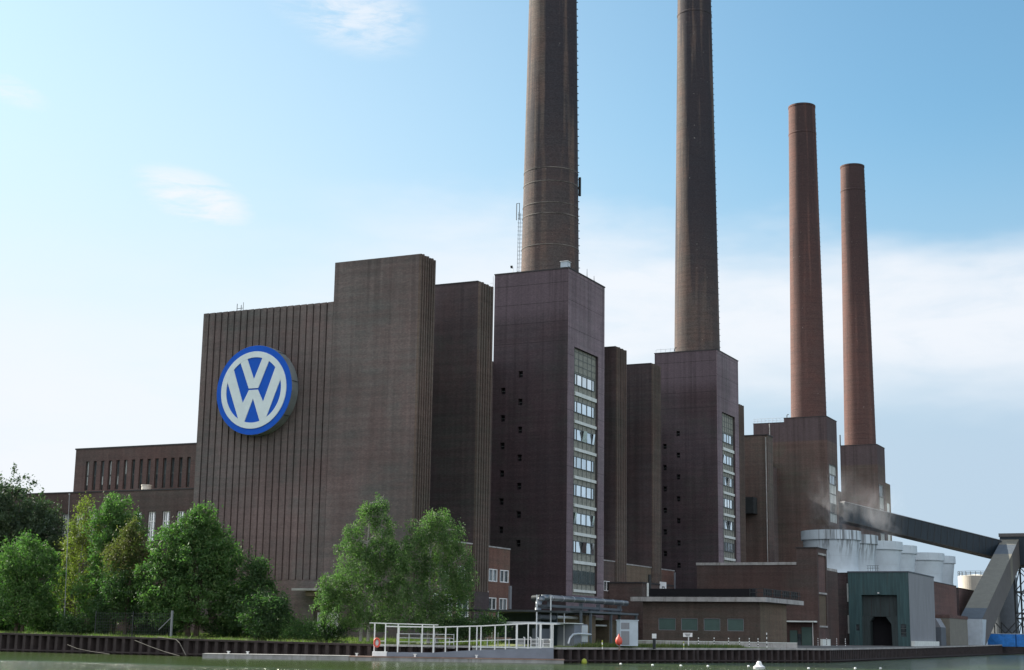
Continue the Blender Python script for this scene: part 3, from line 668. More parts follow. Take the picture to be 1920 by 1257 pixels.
C1, rr1 = chimney(-87.8, 194.4, 52.3, 4.17, 3.12, 'chim_near', 'nearest and widest chimney, its top out of the picture, caged ladder at left', CR, (68.3, 66.3, 63.1, 61.5, 56.9))
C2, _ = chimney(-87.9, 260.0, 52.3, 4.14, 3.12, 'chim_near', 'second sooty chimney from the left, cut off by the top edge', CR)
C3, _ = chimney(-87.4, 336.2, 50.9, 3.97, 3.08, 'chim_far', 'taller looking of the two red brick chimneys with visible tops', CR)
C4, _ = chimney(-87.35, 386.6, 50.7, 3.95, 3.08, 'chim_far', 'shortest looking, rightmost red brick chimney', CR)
# caged ladder on the left side of the nearest chimney
mb = MB(); ca, sa = math.cos(CR + math.pi), math.sin(CR + math.pi); bx_, by_ = -87.8 + ca * 4.3, 194.4 + sa * 4.3
for dx, dy in ((-.35, -.3), (.35, -.3), (.35, .3), (-.35, .3)): mb.tube((bx_ + dx, by_ + dy, 52.3), (bx_ + dx + .12, by_ + dy + .05, 62.6), .028, n=5)
z = 52.6
while z < 62.6:
    for a_, b_ in (((-.35, -.3), (.35, -.3)), ((.35, -.3), (.35, .3)), ((.35, .3), (-.35, .3)), ((-.35, .3), (-.35, -.3))):
        mb.tube((bx_ + a_[0], by_ + a_[1], z), (bx_ + b_[0], by_ + b_[1], z), .016, n=4)
    z += 0.6
mb.tube((bx_ - .55, by_ - .3, 61.4), (bx_ - .55, by_ - .3, 63.9), .06); mb.tube((bx_ - .1, by_ - .3, 61.4), (bx_ - .1, by_ - .3, 63.9), .05); mb.bar((bx_ - .55, by_ - .3, 63.9), (bx_ - .1, by_ - .3, 63.9), .06)
mb.build('caged_ladder', 'darksteel', C1)
mb = MB(); cb, sb = math.cos(CR), math.sin(CR)
mb.box(-87.8 + cb * 4.0, -87.8 + cb * 4.0 + .3, 194.4 + sb * 4.0, 194.4 + sb * 4.0 + .3, 65.2, 68.0); mb.build('junction_box', 'darksteel', C1)

# roof furniture on the nearest tower
rb = thing('roof_cabinet', 'small pale equipment cabinet on the corner of the nearest tower roof', 'cabinet', (-82.9, 188.7, 52.5))
MB().box(-83.4, -82.35, 188.2, 189.2, 52.65, 53.45).build('body', 'paleblue', rb); MB().box(-83.5, -82.25, 188.1, 189.3, 53.45, 53.52).build('lid', 'white', rb)
MB().box(-83.3, -82.45, 188.3, 189.1, 52.5, 52.65).build('feet', 'darksteel', rb); MB().box(-82.34, -82.3, 188.4, 189.0, 52.8, 53.3).build('door', 'galv', rb)
for x_, y_, h_, lab in ((-82.1, 194.6, 1.25, 'taller thin rod on the right roof edge of the nearest tower'), (-82.1, 197.2, .8, 'shorter thin rod on the right roof edge of the nearest tower')):
    a_ = thing('antenna_rod', lab, 'antenna', (x_, y_, 52.5), 'rods on the nearest tower roof')
    MB().tube((x_, y_, 52.5), (x_, y_, 52.5 + h_), .045, .025, 6).build('rod', 'darksteel', a_); MB().box(x_ - .1, x_ + .1, y_ - .1, y_ + .1, 52.5, 52.6).build('foot', 'darksteel', a_)
a_ = thing('floodlight', 'small floodlight on a short post at the left roof edge of the nearest tower', 'lamp', (-90.7, 188.1, 52.5))
MB().tube((-90.7, 188.1, 52.5), (-90.7, 188.1, 53.4), .05, .05, 6).build('post', 'galv', a_); MB().obox((-90.85, 188.0, 53.35), (.12, 0, 0), (0, .12, .05), (0, -.08, .16)).build('lamp_head', 'darksteel', a_)
a_ = thing('aerial', 'thin aerial standing beside the left corner of the nearest tower', 'antenna', (-93.6, 187.8, 44.7))
MB().tube((-93.6, 187.8, 46), (-93.6, 187.8, 52.2), .03, .03, 5).tube((-93.6, 187.8, 51.2), (-94.0, 187.7, 51.2), .02, .02, 4).build('mast', 'galv', a_)
# small railings and bent vents on the second tower roof
a_ = thing('roof_railing', 'thin safety railing on the roof edge of the second boiler tower', 'railing', (-92, 253.4, 52.5))
mb = MB()
for i in range(5): mb.tube((-93.4 + i * .9, 253.4, 52.5), (-93.4 + i * .9, 253.4, 53.1 + .15 * (i % 2)), .03, n=5)
mb.tube((-93.4, 253.4, 53.1), (-89.8, 253.4, 53.1), .03, n=5); mb.build('rails', 'galv', a_)
for x_, y_, z_, lab in ((-89.9, 253.4, 52.5, 'bent black vent pipe at the foot of the second chimney'), (-91.0, 331.0, 51.1, 'bent black vent pipe at the foot of the third chimney')):
    a_ = thing('vent_pipe', lab, 'vent', (x_, y_, z_), 'bent roof vent pipes')
    MB().path([(x_, y_, z_), (x_, y_, z_ + .55), (x_ + .12, y_, z_ + .72), (x_ + .4, y_, z_ + .75)], .09).build('pipe', 'darksteel', a_)
    MB().box(x_ - .18, x_ + .18, y_ - .18, y_ + .18, z_, z_ + .08).build('collar', 'galv', a_)

# ------------------------------------------------------------------ small annexes between the buttresses
def annex(y0, y1, top, label, wins, mat='brick_annex', x=-82.35, door=None):
    A_ = thing('annex', label, 'building', (-86, (y0 + y1) / 2, GZ))
    ops = [(a, b_, c, d, .2) for a, b_, c, d in wins]
    MB().block(-93, x, y0, y1, GZ - 1, top, (), ops).build('wall', mat, A_)
    MB().box(-93, x + .08, y0, y1, top, top + .16).build('coping', 'concrete', A_)
    for a, b_, c, d in wins:
        fr = MB()
        for q in (0, .5, 1): yy = a + (b_ - a - .1) * q; fr.box(x - .1, x + .03, yy, yy + .1, c, d)
        for zz in (c, d - .1): fr.box(x - .1, x + .028, a, b_, zz, zz + .1)
        fo = fr.build('window', 'white', A_)
        MB().quad((x - .15, a, c), (x - .15, b_, c), (x - .15, b_, d), (x - .15, a, d)).build('pane', 'glassdim' if c < 5 else 'glassdark', fo)
    return A_
an1 = annex(149.95, 160.95, 12.85, 'pale brick annex between the birch and the first ribbed buttress', [(151.6, 153.4, 4.5, 6.9), (154.4, 156.2, 4.5, 6.9), (157.3, 160.3, 4.4, 6.9), (153.5, 155.3, 8.7, 10.2), (157.4, 159.2, 8.8, 10.2)], 'brick_tan')
an2 = annex(165.0, 171.3, 12.8, 'reddish brick annex with four small white framed windows', [(165.45, 167.75, 8.75, 10.25), (168.5, 170.9, 8.75, 10.25), (165.4, 167.6, 5.4, 6.85), (168.4, 170.6, 5.4, 6.85)])
MB().tube((-82.25, 165.15, 2.0), (-82.25, 165.15, 7.6), .06).build('downpipe', 'galv', an2)
MB().box(-82.35, -82.1, 171.0, 171.4, 5.6, 8.4).build('cable_duct', 'greyclad', an2)
an3 = annex(201.05, 206.05, 13.0, 'narrow brick annex at the right foot of the nearest tower', [(201.9, 204.1, 8.8, 10.2)], 'brick_low')
an4 = annex(210.15, 221.05, 12.85, 'tan brick annex between two ribbed buttresses right of the nearest tower', [(213, 215, 8.8, 10.2)], 'brick_tan')
an5 = annex(224.95, 231.5, 12.8, 'reddish brick annex at the left foot of the second tower', [(225.6, 227.7, 8.75, 10.2), (228.5, 230.7, 8.75, 10.2)])
MB().box(-82.35, -82.15, 231.2, 231.55, 8.4, 12.6).build('cable_duct', 'greyclad', an5)
a_ = thing('stair_house', 'low brick stair house beside a black vent stack and white notice', 'building', (-79, 212, GZ))
MB().block(-82.3, -77.2, 203.6, 216.5, GZ - 1, 9.9).build('wall', 'brick_low', a_); MB().box(-82.3, -77.1, 203.5, 216.6, 9.9, 10.1).build('coping', 'coping', a_)
MB().tube((-77.0, 206, 6), (-77.0, 206, 11.2), .22).build('vent_stack', 'darksteel', a_); MB().tube((-77.0, 205.2, 6), (-77.0, 205.2, 10.0), .16).build('pipe', 'whiteband', a_)
nb = MB().box(-77.18, -77.08, 210.6, 213.2, 8.6, 10.4).build('notice_board', 'white', a_)
mb = MB()
mb.box(-77.08, -77.06, 211.3, 212.4, 9.15, 9.3).box(-77.08, -77.06, 211.3, 212.4, 9.6, 9.75).box(-77.08, -77.06, 211.3, 211.5, 9.3, 9.6).box(-77.08, -77.06, 212.2, 212.4, 9.3, 9.6)
mb.build('symbol', 'darksteel', nb)

# ------------------------------------------------------------------ mid hall (behind) and flat-roofed pump house (in front)
mh = thing('pump_hall', 'long brown brick hall with pale coping and taller stair end', 'building', (-68, 228, GZ))
MB().block(-76.4, -60.8, 225, 250, GZ - 1, 13.4).build('wall', 'brick_low', mh)
MB().box(-76.5, -60.85, 224.9, 250, 13.4, 13.8).build('coping', 'concrete', mh)
st = MB().block(-60.8, -57.7, 224.95, 230.7, GZ - 1, 15.85, (), [(225.6, 230.0, 4.2, 9.0, .15), (225.6, 230.0, 9.5, 15.2, .15)]).build('stair_tower', 'brick_low', mh)
MB().quad((-57.84, 225.6, 4.2), (-57.84, 230.0, 4.2), (-57.84, 230.0, 9.0), (-57.84, 225.6, 9.0)).build('infill', 'brick_tan', st)
MB().quad((-57.84, 225.6, 9.5), (-57.84, 230.0, 9.5), (-57.84, 230.0, 15.2), (-57.84, 225.6, 15.2)).build('infill', 'brick_red', st)
for za, zb in ((9.15, 9.4), (4.3, 4.55), (14.9, 15.2)): MB().box(-57.84, -57.62, 225.5, 230.1, za, zb).build('string_course', 'concrete', st)
MB().box(-60.9, -57.6, 224.85, 230.8, 15.85, 16.0).build('coping', 'coping', st)
MB().box(-62.4, -57.9, 223.4, 224.9, 5.0, 5.2).build('canopy', 'whiteband', mh)
MB().box(-62.0, -60.9, 224.8, 224.95, GZ, 3.8).box(-60.2, -58.7, 224.75, 224.93, GZ, 4.3).build('door', 'greenpanel', mh)
MB().box(-60.85, -60.3, 224.82, 224.92, GZ, 3.3).build('door_glass', 'glassdark', mh)
MB().tube((-58.5, 224.6, GZ), (-58.5, 224.6, 5.0), .05).build('canopy_post', 'white', mh)

ph = thing('pump_house', 'low flat roofed brown brick house with four green window panels', 'building', (-64, 196, GZ))
gp = [(-69.8, -67.45), (-66.7, -64.45), (-63.65, -61.45), (-60.5, -58.35)]
MB().block(-72.0, -56.2, 190, 202.3, GZ - 1, 7.05, [(a, b_, 3.4, 4.95, .12) for a, b_ in gp]).build('wall', 'brick_pump', ph)
MB().quad((-56.19, 190.02, GZ), (-56.19, 202.2, GZ), (-56.19, 202.2, 7.0), (-56.19, 190.02, 7.0)).build('end_wall', 'brick_tan', ph)
for a, b_ in gp:
    fo = MB().box(a, b_, 190.02, 190.09, 3.4, 3.46).box(a, b_, 190.02, 190.09, 4.89, 4.95).box(a, a + .06, 190.02, 190.09, 3.4, 4.95).box(b_ - .06, b_, 190.02, 190.09, 3.4, 4.95).build('window', 'greyclad', ph)
    MB().quad((a, 190.1, 3.4), (b_, 190.1, 3.4), (b_, 190.1, 4.95), (a, 190.1, 4.95)).build('pane', 'greenpanel', fo)
MB().box(-73.4, -55.2, 189.2, 207.5, 7.06, 7.62).build('roof_slab', 'concrete', ph)
MB().box(-73.3, -55.3, 189.3, 207.4, 7.62, 7.68).build('roof', 'roof', ph)
dk = thing('roof_duct', 'long black covered duct lying along the pump house roof', 'duct', (-64, 192, 7.7))
MB().box(-71.4, -57.5, 191.0, 192.6, 7.8, 8.75).build('casing', 'black', dk)
mb = MB()
for i in range(15): mb.box(-71.2 + i * .97, -71.05 + i * .97, 190.9, 192.7, 7.68, 7.8)
mb.build('bearers', 'darksteel', dk)
rl = thing('roof_fence', 'dark slatted guard rail along the right roof edge of the pump house', 'railing', (-56, 198, 7.7))
mb = MB(); ms_ = MB()
for i in range(17):
    y_ = 189.9 + i * 1.05; mb.box(-55.6, -55.52, y_, y_ + .08, 7.68, 8.75)
for i in range(3): mb.box(-57.4 + i * .9, -57.32 + i * .9, 189.55, 189.63, 7.68, 8.75)
for zz in (8.68, 8.2): mb.box(-55.6, -55.52, 189.6, 207.0, zz, zz + .06); mb.box(-57.4, -55.52, 189.55, 189.62, zz, zz + .06)
mb.build('posts', 'darksteel', rl)
for i in range(4): y_ = 190.2 + i * 4.2; ms_.box(-55.66, -55.62, y_, y_ + 3.3, 7.9, 8.66)
ms_.build('mesh_panels', 'coping', rl)

# ------------------------------------------------------------------ green portal building and its dark recess
gb = thing('portal_building', 'green clad loading hall with a black open gateway', 'building', (-55, 262, GZ))
mb = MB(); mb.block(-60.3, -50.4, 255, 277.2, GZ - 1, 13.55, [(-58.15, -52.35, GZ - .5, 9.9, .9), (-59.2, -58.6, 4.1, 5.1, .2), (-51.9, -51.0, 3.2, 5.2, .2)])
mb.build('wall', 'greenclad', gb)
MB().quad((-50.385, 255.02, GZ), (-50.385, 277.2, GZ), (-50.385, 277.2, 13.5), (-50.385, 255.02, 13.5)).build('side_wall', 'greyclad', gb)
MB().box(-60.4, -50.3, 254.9, 277.3, 13.55, 13.75).build('coping', 'slateclad', gb)
M['gate'] = plain('dark_gate', (0.028, 0.042, 0.042), 0.6, var=.3, stretch=(3, 3, .3))
MB().box(-58.15, -52.35, 255.75, 255.9, 6.4, 9.9).build('upper_gate', 'gate', gb)
gm = MB()
for i in range(1, 4): gm.box(-58.15 + i * 1.45 - .03, -58.15 + i * 1.45 + .03, 255.7, 255.75, 6.4, 9.9)
gm.build('gate_seams', 'coping', gb)
# flared jambs around the gateway
jm = [(-58.15, GZ - .5), (-56.9, GZ - .5), (-56.85, 5.6), (-56.3, 6.3), (-58.15, 6.5)]
MB().prism(jm, lambda a, c: (a, 255.05, c), lambda a, c: (a, 257.0, c)).build('gate_jamb', 'gate', gb)
jm = [(-52.35, GZ - .5), (-53.3, GZ - .5), (-53.4, 5.2), (-54.2, 6.3), (-52.35, 6.5)]
MB().prism(jm[::-1], lambda a, c: (a, 255.05, c), lambda a, c: (a, 257.0, c)).build('gate_jamb', 'gate', gb)
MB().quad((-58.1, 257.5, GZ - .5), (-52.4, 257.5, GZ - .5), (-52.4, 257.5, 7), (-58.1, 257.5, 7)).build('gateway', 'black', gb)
MB().quad((-59.2, 255.15, 4.1), (-58.6, 255.15, 4.1), (-58.6, 255.15, 5.1), (-59.2, 255.15, 5.1)).build('window', 'glassdark', gb)
wf = MB().box(-51.9, -51.0, 255.08, 255.12, 4.5, 4.56).box(-51.9, -51.0, 255.08, 255.12, 3.8, 3.86).build('window', 'frame', gb)
MB().quad((-51.9, 255.15, 3.2), (-51.0, 255.15, 3.2), (-51.0, 255.15, 5.2), (-51.9, 255.15, 5.2)).build('pane', 'glassdark', wf)
MB().box(-50.36, -49.8, 255.3, 277, GZ - .6, 2.55).build('side_plinth', 'whiteband', gb)
MB().box(-57.68, -57.3, 225.6, 230.2, GZ - .6, 2.6).build('plinth', 'whiteband', st)
MB().obox((-55.3, 254.8, 10.2), (.1, 0, 0), (0, .18, 0), (0, 0, .1)).build('gate_lamp', 'white', gb)
cb_ = thing('dark_brick_bay', 'dark brick bay squeezed between stair tower and green hall', 'building', (-64, 260, GZ))
MB().block(-70, -60.32, 256.5, 275, GZ - 1, 13.45).build('wall', 'brick_fin', cb_)
MB().box(-70, -60.35, 256.4, 275, 13.45, 13.6).build('coping', 'coping', cb_)
MB().box(-60.85, -60.6, 256.35, 256.45, 8.8, 11.8).box(-60.85, -60.6, 256.35, 256.45, 3.6, 6.6).build('light_strip', 'whiteband', cb_)
MB().box(-63.6, -63.2, 256.2, 256.45, 10.3, 11.2).build('lamp', 'greyclad', cb_)

# ------------------------------------------------------------------ cooling towers on their plinth blocks
for y0, y1, z1, lab in ((264, 296, 13.6, 'first hidden plinth'), (298, 325.5, 13.7, 'red clad block with grey shed below it carrying the middle cooling towers'), (340, 368, 13.85, 'red clad block with an end wall darkened as in shade carrying the last two cooling towers')):
    if y0 == 264: continue
    B_ = thing('plinth_block', lab, 'building', (-64, (y0 + y1) / 2, GZ), 'brick blocks under the cooling towers')
    xr = -54.7 if y0 < 330 else -56.6
    MB().block(-74, xr, y0, y1, GZ - 1, z1).build('wall', 'brick_red', B_)
    MB().box(-74.1, xr + .08, y0 - .1, y1 + .1, z1, z1 + .15).build('coping', 'coping', B_)
    MB().quad((-74, y0 - .01, GZ), (xr - .02, y0 - .01, GZ), (xr - .02, y0 - .01, z1), (-74, y0 - .01, z1)).build('end_wall', 'brick_fin', B_)  # darker brick laid over the end face paints its shade
B_ = thing('plinth_block', 'block behind the green hall carrying the two nearest cooling towers', 'building', (-66, 281, GZ), 'brick blocks under the cooling towers')
MB().block(-74, -60.4, 277.4, 295, GZ - 1, 13.9).build('wall', 'brick_red', B_); MB().block(-74, -60.4, 268, 277.3, GZ - 1, 13.9).build('rear_wall', 'brick_low', B_)
mb = MB(); prof = [(5.35, 13.85), (5.0, 14.3), (4.72, 15.0), (4.6, 15.9), (4.72, 17.2), (4.90, 18.8), (5.02, 20.1)]
cts = [(-67.9, 275, 'nearest and largest white cooling tower with black streaks under its rim'), (-67.6, 287.5, 'second white cooling tower tucked behind the nearest one'), (-67.0, 307, 'third white cooling tower from the left'),
       (-66.8, 320.5, 'fourth white cooling tower from the left'), (-66.3, 349, 'fifth cooling tower, left one of the greyer far pair'), (-66.05, 361.5, 'sixth and farthest cooling tower, right one of the far pair')]
ct0 = None
for x_, y_, lab in cts:
    if ct0 is None:
        ct0 = thing('cooling_tower', lab, 'cooling tower', (x_, y_, 13.85), 'row of white cooling towers')
        MB().lathe((x_, y_), prof, 56).build('shell', 'shell', ct0, smooth=True)
        MB().lathe((x_, y_), [(5.02, 20.1), (5.36, 20.12), (5.33, 21.75), (5.2, 21.78), (5.1, 21.7), (5.0, 19.5), (4.6, 17.0)], 56).build('rim_collar', 'shell', ct0)
        mb = MB()
        for k in range(12):
            a = 2 * math.pi * k / 12; mb.box(x_ + 5.33 * math.cos(a) - .012, x_ + 5.33 * math.cos(a) + .012, y_ + 5.33 * math.sin(a) - .012, y_ + 5.33 * math.sin(a) + .012, 20.14, 21.72)
        mb.build('collar_seams', 'greyclad', ct0)
    else: clone(ct0, (x_ + 67.9, y_ - 275, 0), lab)
a_ = thing('roof_handrail', 'short dark handrail on the green hall roof before the cooling towers', 'railing', (-57, 256, 13.7))
mb = MB()
for i in range(5): mb.tube((-57.2 + i * .4, 256.2, 13.7), (-57.2 + i * .4, 256.2, 14.7), .03, n=5)
mb.tube((-57.4, 256.2, 14.7), (-55.4, 256.2, 14.7), .03, n=5).tube((-57.4, 256.2, 14.3), (-55.4, 256.2, 14.3), .03, n=5); mb.build('rails', 'darksteel', a_)
a_ = thing('grey_shed', 'small slate grey shed against the right side of the portal hall', 'shed', (-52.6, 290, GZ))
MB().block(-54.2, -51.4, 288, 293, GZ - 1, 5.1).build('wall', 'slateclad', a_)
MB().prism([(-54.2, 5.1), (-51.4, 5.1), (-52.3, 6.7), (-54.2, 6.9)], lambda a, c: (a, 288, c), lambda a, c: (a, 293, c)).build('roof', 'greyclad', a_)
a_ = thing('tan_shed', 'tan clad shed with rusty flat roof before the red block', 'shed', (-52, 305, GZ))
MB().block(-56.5, -51.2, 296, 316, GZ - 1, 6.9).build('wall', 'tanclad', a_); MB().box(-56.6, -51.1, 295.9, 316.1, 6.9, 7.5).build('roof', 'brick_red', a_)

# storage tanks far right
for x_, y_, r_, zt_, mt_, lab in ((-62.9, 404, 4.4, 19.0, 'cream', 'cream round storage tank with a railing on top'), (-57.6, 412, 3.6, 19.0, 'slateclad', 'dark grey storage tank half hidden behind the conveyor leg')):
    a_ = thing('storage_tank', lab, 'tank', (x_, y_, 2.0), 'round storage tanks')
    MB().lathe((x_, y_), [(r_, 1.5), (r_, zt_), (r_ - .4, zt_ + .1), (.1, zt_ + .5)], 48, True).build('shell', mt_, a_)
    mb = MB()
    for k in range(22):
        a = 2 * math.pi * k / 22; mb.tube((x_ + r_ * math.cos(a), y_ + r_ * math.sin(a), zt_), (x_ + r_ * math.cos(a), y_ + r_ * math.sin(a), zt_ + 1.15), .05, n=4)
        b_ = 2 * math.pi * (k + 1) / 22
        for zz in (zt_ + .6, zt_ + 1.15): mb.tube((x_ + r_ * math.cos(a), y_ + r_ * math.sin(a), zz), (x_ + r_ * math.cos(b_), y_ + r_ * math.sin(b_), zz), .04, n=4)
    mb.build('railing', 'darksteel', a_)

# ------------------------------------------------------------------ coal conveyor: gallery, transfer tower, sloping leg
gal = thing('conveyor_gallery', 'long dark enclosed conveyor bridge sloping down from the boiler house', 'conveyor', (-68, 360, 20))
A_, B_ = Vector((-82.2, 340.8, 30.85)), Vector((-54.0, 378.6, 24.2))
d = (B_ - A_).normalized(); sd = d.cross(Vector((0, 0, 1))).normalized(); up = sd.cross(d)
MB().obox((A_ + B_) / 2, d * (B_ - A_).length / 2, sd * 1.6, up * 2.05).build('casing', 'gallery', gal)
MB().obox((A_ + B_) / 2 + up * 2.12, d * (B_ - A_).length / 2, sd * 1.75, up * .07).build('roof', 'greyclad', gal)
MB().obox((A_ + B_) / 2 - up * 2.12, d * (B_ - A_).length / 2, sd * 1.7, up * .07).build('underframe', 'darksteel', gal)
mb = MB()
for i in range(24):
    c = A_ + (B_ - A_) * (i + .5) / 24; mb.obox(c, d * .05, sd * 1.64, up * 2.05)
mb.build('wall_seams', 'darksteel', gal)
tt = thing('transfer_tower', 'dark transfer house on black lattice legs at the right edge', 'tower', (-47, 386, 2.2))
MB().box(-53.3, -38, 380, 392, 20.6, 27.3).build('house', 'gallery', tt)
MB().box(-53.5, -37.8, 379.8, 392.2, 27.3, 28.1).build('roof', 'taupeclad', tt)
mb = MB(); xs = (-50.5, -45.0, -39.5); zs = (2.0, 8.2, 14.4, 20.6)
for yy in (380.5, 391.5):
    for x_ in xs: mb.bar((x_, yy, 1.5), (x_, yy, 20.6), .38)
    for z_ in zs[1:]: mb.bar((xs[0], yy, z_), (xs[-1], yy, z_), .3)
    for xa, xb in zip(xs, xs[1:]):
        for za, zb in zip(zs, zs[1:]): mb.bar((xa, yy, za), (xb, yy, zb), .2); mb.bar((xa, yy, zb), (xb, yy, za), .2)
for x_ in xs:
    for z_ in zs[1:]: mb.bar((x_, 380.5, z_), (x_, 391.5, z_), .25)
    for za, zb in zip(zs, zs[1:]): mb.bar((x_, 380.5, za), (x_, 391.5, zb), .18)
mb.build('lattice_legs', 'darksteel', tt)
mb = MB()
for q in range(14): mb.box(-43.3, -42.0, 379.9, 380.0, 3 + q * 1.2, 3.1 + q * 1.2)
mb.box(-43.4, -43.3, 379.9, 380, 2, 20).box(-42.0, -41.9, 379.9, 380, 2, 20); mb.build('ladder', 'darksteel', tt)
leg = thing('inclined_conveyor', 'tan sloping conveyor leg rising from a pale housing on the quay', 'conveyor', (-53, 325, GZ))
MB().prism([(-56.9, 1.2), (-49.75, 1.2), (-49.7, 7.15), (-54.2, 7.15)], lambda a, c: (a, 325, c), lambda a, c: (a, 331, c)).build('base_housing', 'paleblue', leg)
MB().prism([(-53.8, 1.4), (-50.1, 1.4), (-50.1, 4.6), (-51.2, 4.6)], lambda a, c: (a, 324.7, c), lambda a, c: (a, 325, c)).build('lean_to', 'paleblue', leg)
def sweep(a0, a1, w0, w1, h, mat, name):
    """square duct whose top is seen; a=(x_left,y,z_top)"""
    (x0, y0, z0), (x1, y1, z1) = a0, a1
    return MB().add([(x0, y0, z0), (x0 + w0, y0, z0), (x1 + w1, y1, z1), (x1, y1, z1), (x0, y0, z0 - h), (x0 + w0, y0, z0 - h), (x1 + w1, y1, z1 - h), (x1, y1, z1 - h)],
                    [(0, 1, 2, 3), (4, 7, 6, 5), (0, 4, 5, 1), (1, 5, 6, 2), (2, 6, 7, 3), (3, 7, 4, 0)]).build(name, mat, leg)
def lerp(a, b, t): return tuple(a[i] + (b[i] - a[i]) * t for i in range(3))
LA, LB = (-54.3, 325.2, 7.15), (-52.9, 381.0, 27.0)
sweep(LA, lerp(LA, LB, .12), 4.5, 4.45, 6.3, 'slateclad', 'duct_section')
sweep(lerp(LA, LB, .12), lerp(LA, LB, .78), 4.45, 4.1, 6.3, 'tanclad', 'duct_section')
sweep(lerp(LA, LB, .78), lerp(LA, LB, .91), 4.1, 4.0, 6.3, 'slateclad', 'duct_section')
sweep(lerp(LA, LB, .91), LB, 4.0, 3.95, 6.3, 'tanclad', 'duct_section')
# side skin of the leg is browner than its top
mb = MB(); P0, P1 = LA, LB
mb.quad((P0[0] + 4.53, P0[1] + .5, P0[2] - 6.0), (P1[0] + 3.98, P1[1], P1[2] - 6.2), (P1[0] + 3.98, P1[1], P1[2] - .05), (P0[0] + 4.53, P0[1] + .5, P0[2] + .1)); mb.build('side_skin', 'taupeclad', leg)
mb = MB()
mb = None
for y_ in (350, 360): MB().bar((-46.5, y_, 1.5), (-46.5, y_, 9), .3).bar((-44.5, y_, 1.5), (-44.5, y_, 9), .3).bar((-46.6, y_, 8.85), (-44.4, y_, 8.85), .3).bar((-51, y_, 2), (-46.5, y_, 7), .2).bar((-51, y_, 7), (-46.5, y_, 2), .2).bar((-51, y_, 1.5), (-51, y_, 7), .2).build('support_frame', 'darksteel', leg)
for i, lab in enumerate(('blue container nearest the conveyor leg on the quay', 'blue container at the right edge of the quay')):
    c = thing('shipping_container', lab, 'container', (-49.2 + i * 6.2, 345 + i * .6, 1.9), 'blue containers by the conveyor leg')
    x0 = -52.2 + i * 6.2; y0 = 345 + i * .6
    MB().box(x0, x0 + 6.05, y0, y0 + 2.4, 1.75, 4.35).build('body', 'container', c)
    mb = MB()
    for k in range(19): mb.box(x0 + .15 + k * .31, x0 + .3 + k * .31, y0 - .04, y0, 1.95, 4.2)
    mb.build('corrugation', 'container', c); MB().box(x0 - .02, x0 + 6.07, y0 - .06, y0 + 2.46, 4.35, 4.47).build('top_rail', 'paleblue', c)

# ------------------------------------------------------------------ pipe rack and yard equipment
pr = thing('pipe_rack', 'raised silver insulated pipe with elbow over dark steel rack', 'pipe', (-62, 147, GZ))
mb = MB(); mb.tube((-62, 137.4, 6.08), (-62, 158.6, 6.08), .29, n=20); mb.path([(-62, 137.4, 6.08), (-62.1, 136.6, 6.05), (-62.25, 136.1, 5.7), (-62.3, 136.0, 5.1), (-62.3, 136.0, 1.8)], .3, 16); mb.build('main_pipe', 'pipe', pr, smooth=True)
mb = MB()
for i in range(8): yy = 138.2 + i * 2.7; mb.tube((-62, yy, 6.08), (-62, yy + .07, 6.08), .305, n=20)
mb.build('pipe_bands', 'galv', pr)
MB().tube((-62.2, 136.4, 6.02), (-63.1, 136.5, 5.95), .33, n=16).build('stub_pipe', 'darksteel', pr)
for xg in (-62, -63): MB().bar((xg, 137.5, 5.32), (xg, 157, 5.32), .3, .22).build('girder', 'slateclad', pr)
for yy in (145.9, 156.5): MB().bar((-62, yy, GZ - .5), (-62, yy, 5.2), .22).build('post', 'slateclad', pr)
for yy in (138, 150.5): MB().bar((-63, yy, GZ - .5), (-63, yy, 5.2), .2).build('post', 'slateclad', pr)
for yy in (138, 145.9, 150.5, 156.5): MB().bar((-63.2, yy, 5.1), (-61.8, yy, 5.1), .18).box(-62.2, -61.8, yy - .1, yy + .1, 5.15, 5.75).build('cross_beam', 'slateclad', pr)
mb = None
MB().box(-62.25, -61.85, 145.65, 146.2, 3.2, 3.6).build('valve_box', 'greyclad', pr)
mb = MB(); mb.tube((-62.9, 141, 3.6), (-62.9, 155, 3.6), .10, n=8).tube((-63.4, 141, 4.3), (-63.4, 155, 4.3), .14, n=8).tube((-63.1, 139, 2.7), (-63.1, 150, 2.7), .16, n=8); mb.build('small_pipes', 'galv', pr)

cp = thing('equipment_shelter', 'dark open sided shelter with flat slab roof behind the landing rails', 'shelter', (-66, 135, GZ))
MB().box(-68.5, -60.3, 131.6, 131.9 + 6.8, 4.62, 4.8).build('slab', 'darksteel', cp)
for x_, y_ in ((-68.3, 131.8), (-64.5, 131.8), (-60.5, 131.8), (-60.5, 138.2), (-68.3, 138.2), (-60.5, 135.0)): MB().bar((x_, y_, GZ - .4), (x_, y_, 6.2 if x_ > -61 and y_ < 137 else 4.7), .09).build('post', 'galv', cp)
MB().bar((-68.3, 131.8, 3.6), (-60.5, 131.8, 3.6), .12, .2).bar((-60.5, 131.8, 3.6), (-60.5, 138.2, 3.6), .12, .2).build('edge_beam', 'galv', cp); pass
MB().box(-67.8, -61.2, 138.0, 138.2, GZ - .4, 4.6).build('back_panel', 'gallery', cp)
mb = MB(); mb.box(-61.6, -60.9, 133.2, 136.6, 2.0, 3.1).tube((-61.2, 133.6, 4.2), (-61.2, 137.4, 4.2), .25, n=12); mb.build('machinery', 'slateclad', cp)
sh2 = thing('pump_shelter', 'dark recessed shelter with a lower roof to the right of the silver pipe', 'shelter', (-63, 157, GZ))
MB().box(-69, -61.2, 146.5, 160.2, 5.0 - .2, 5.0).build('slab', 'slateclad', sh2)
MB().box(-69, -68.8, 146.5, 160.0, GZ - .4, 4.8).build('rear_wall', 'darksteel', sh2)
mb = MB()
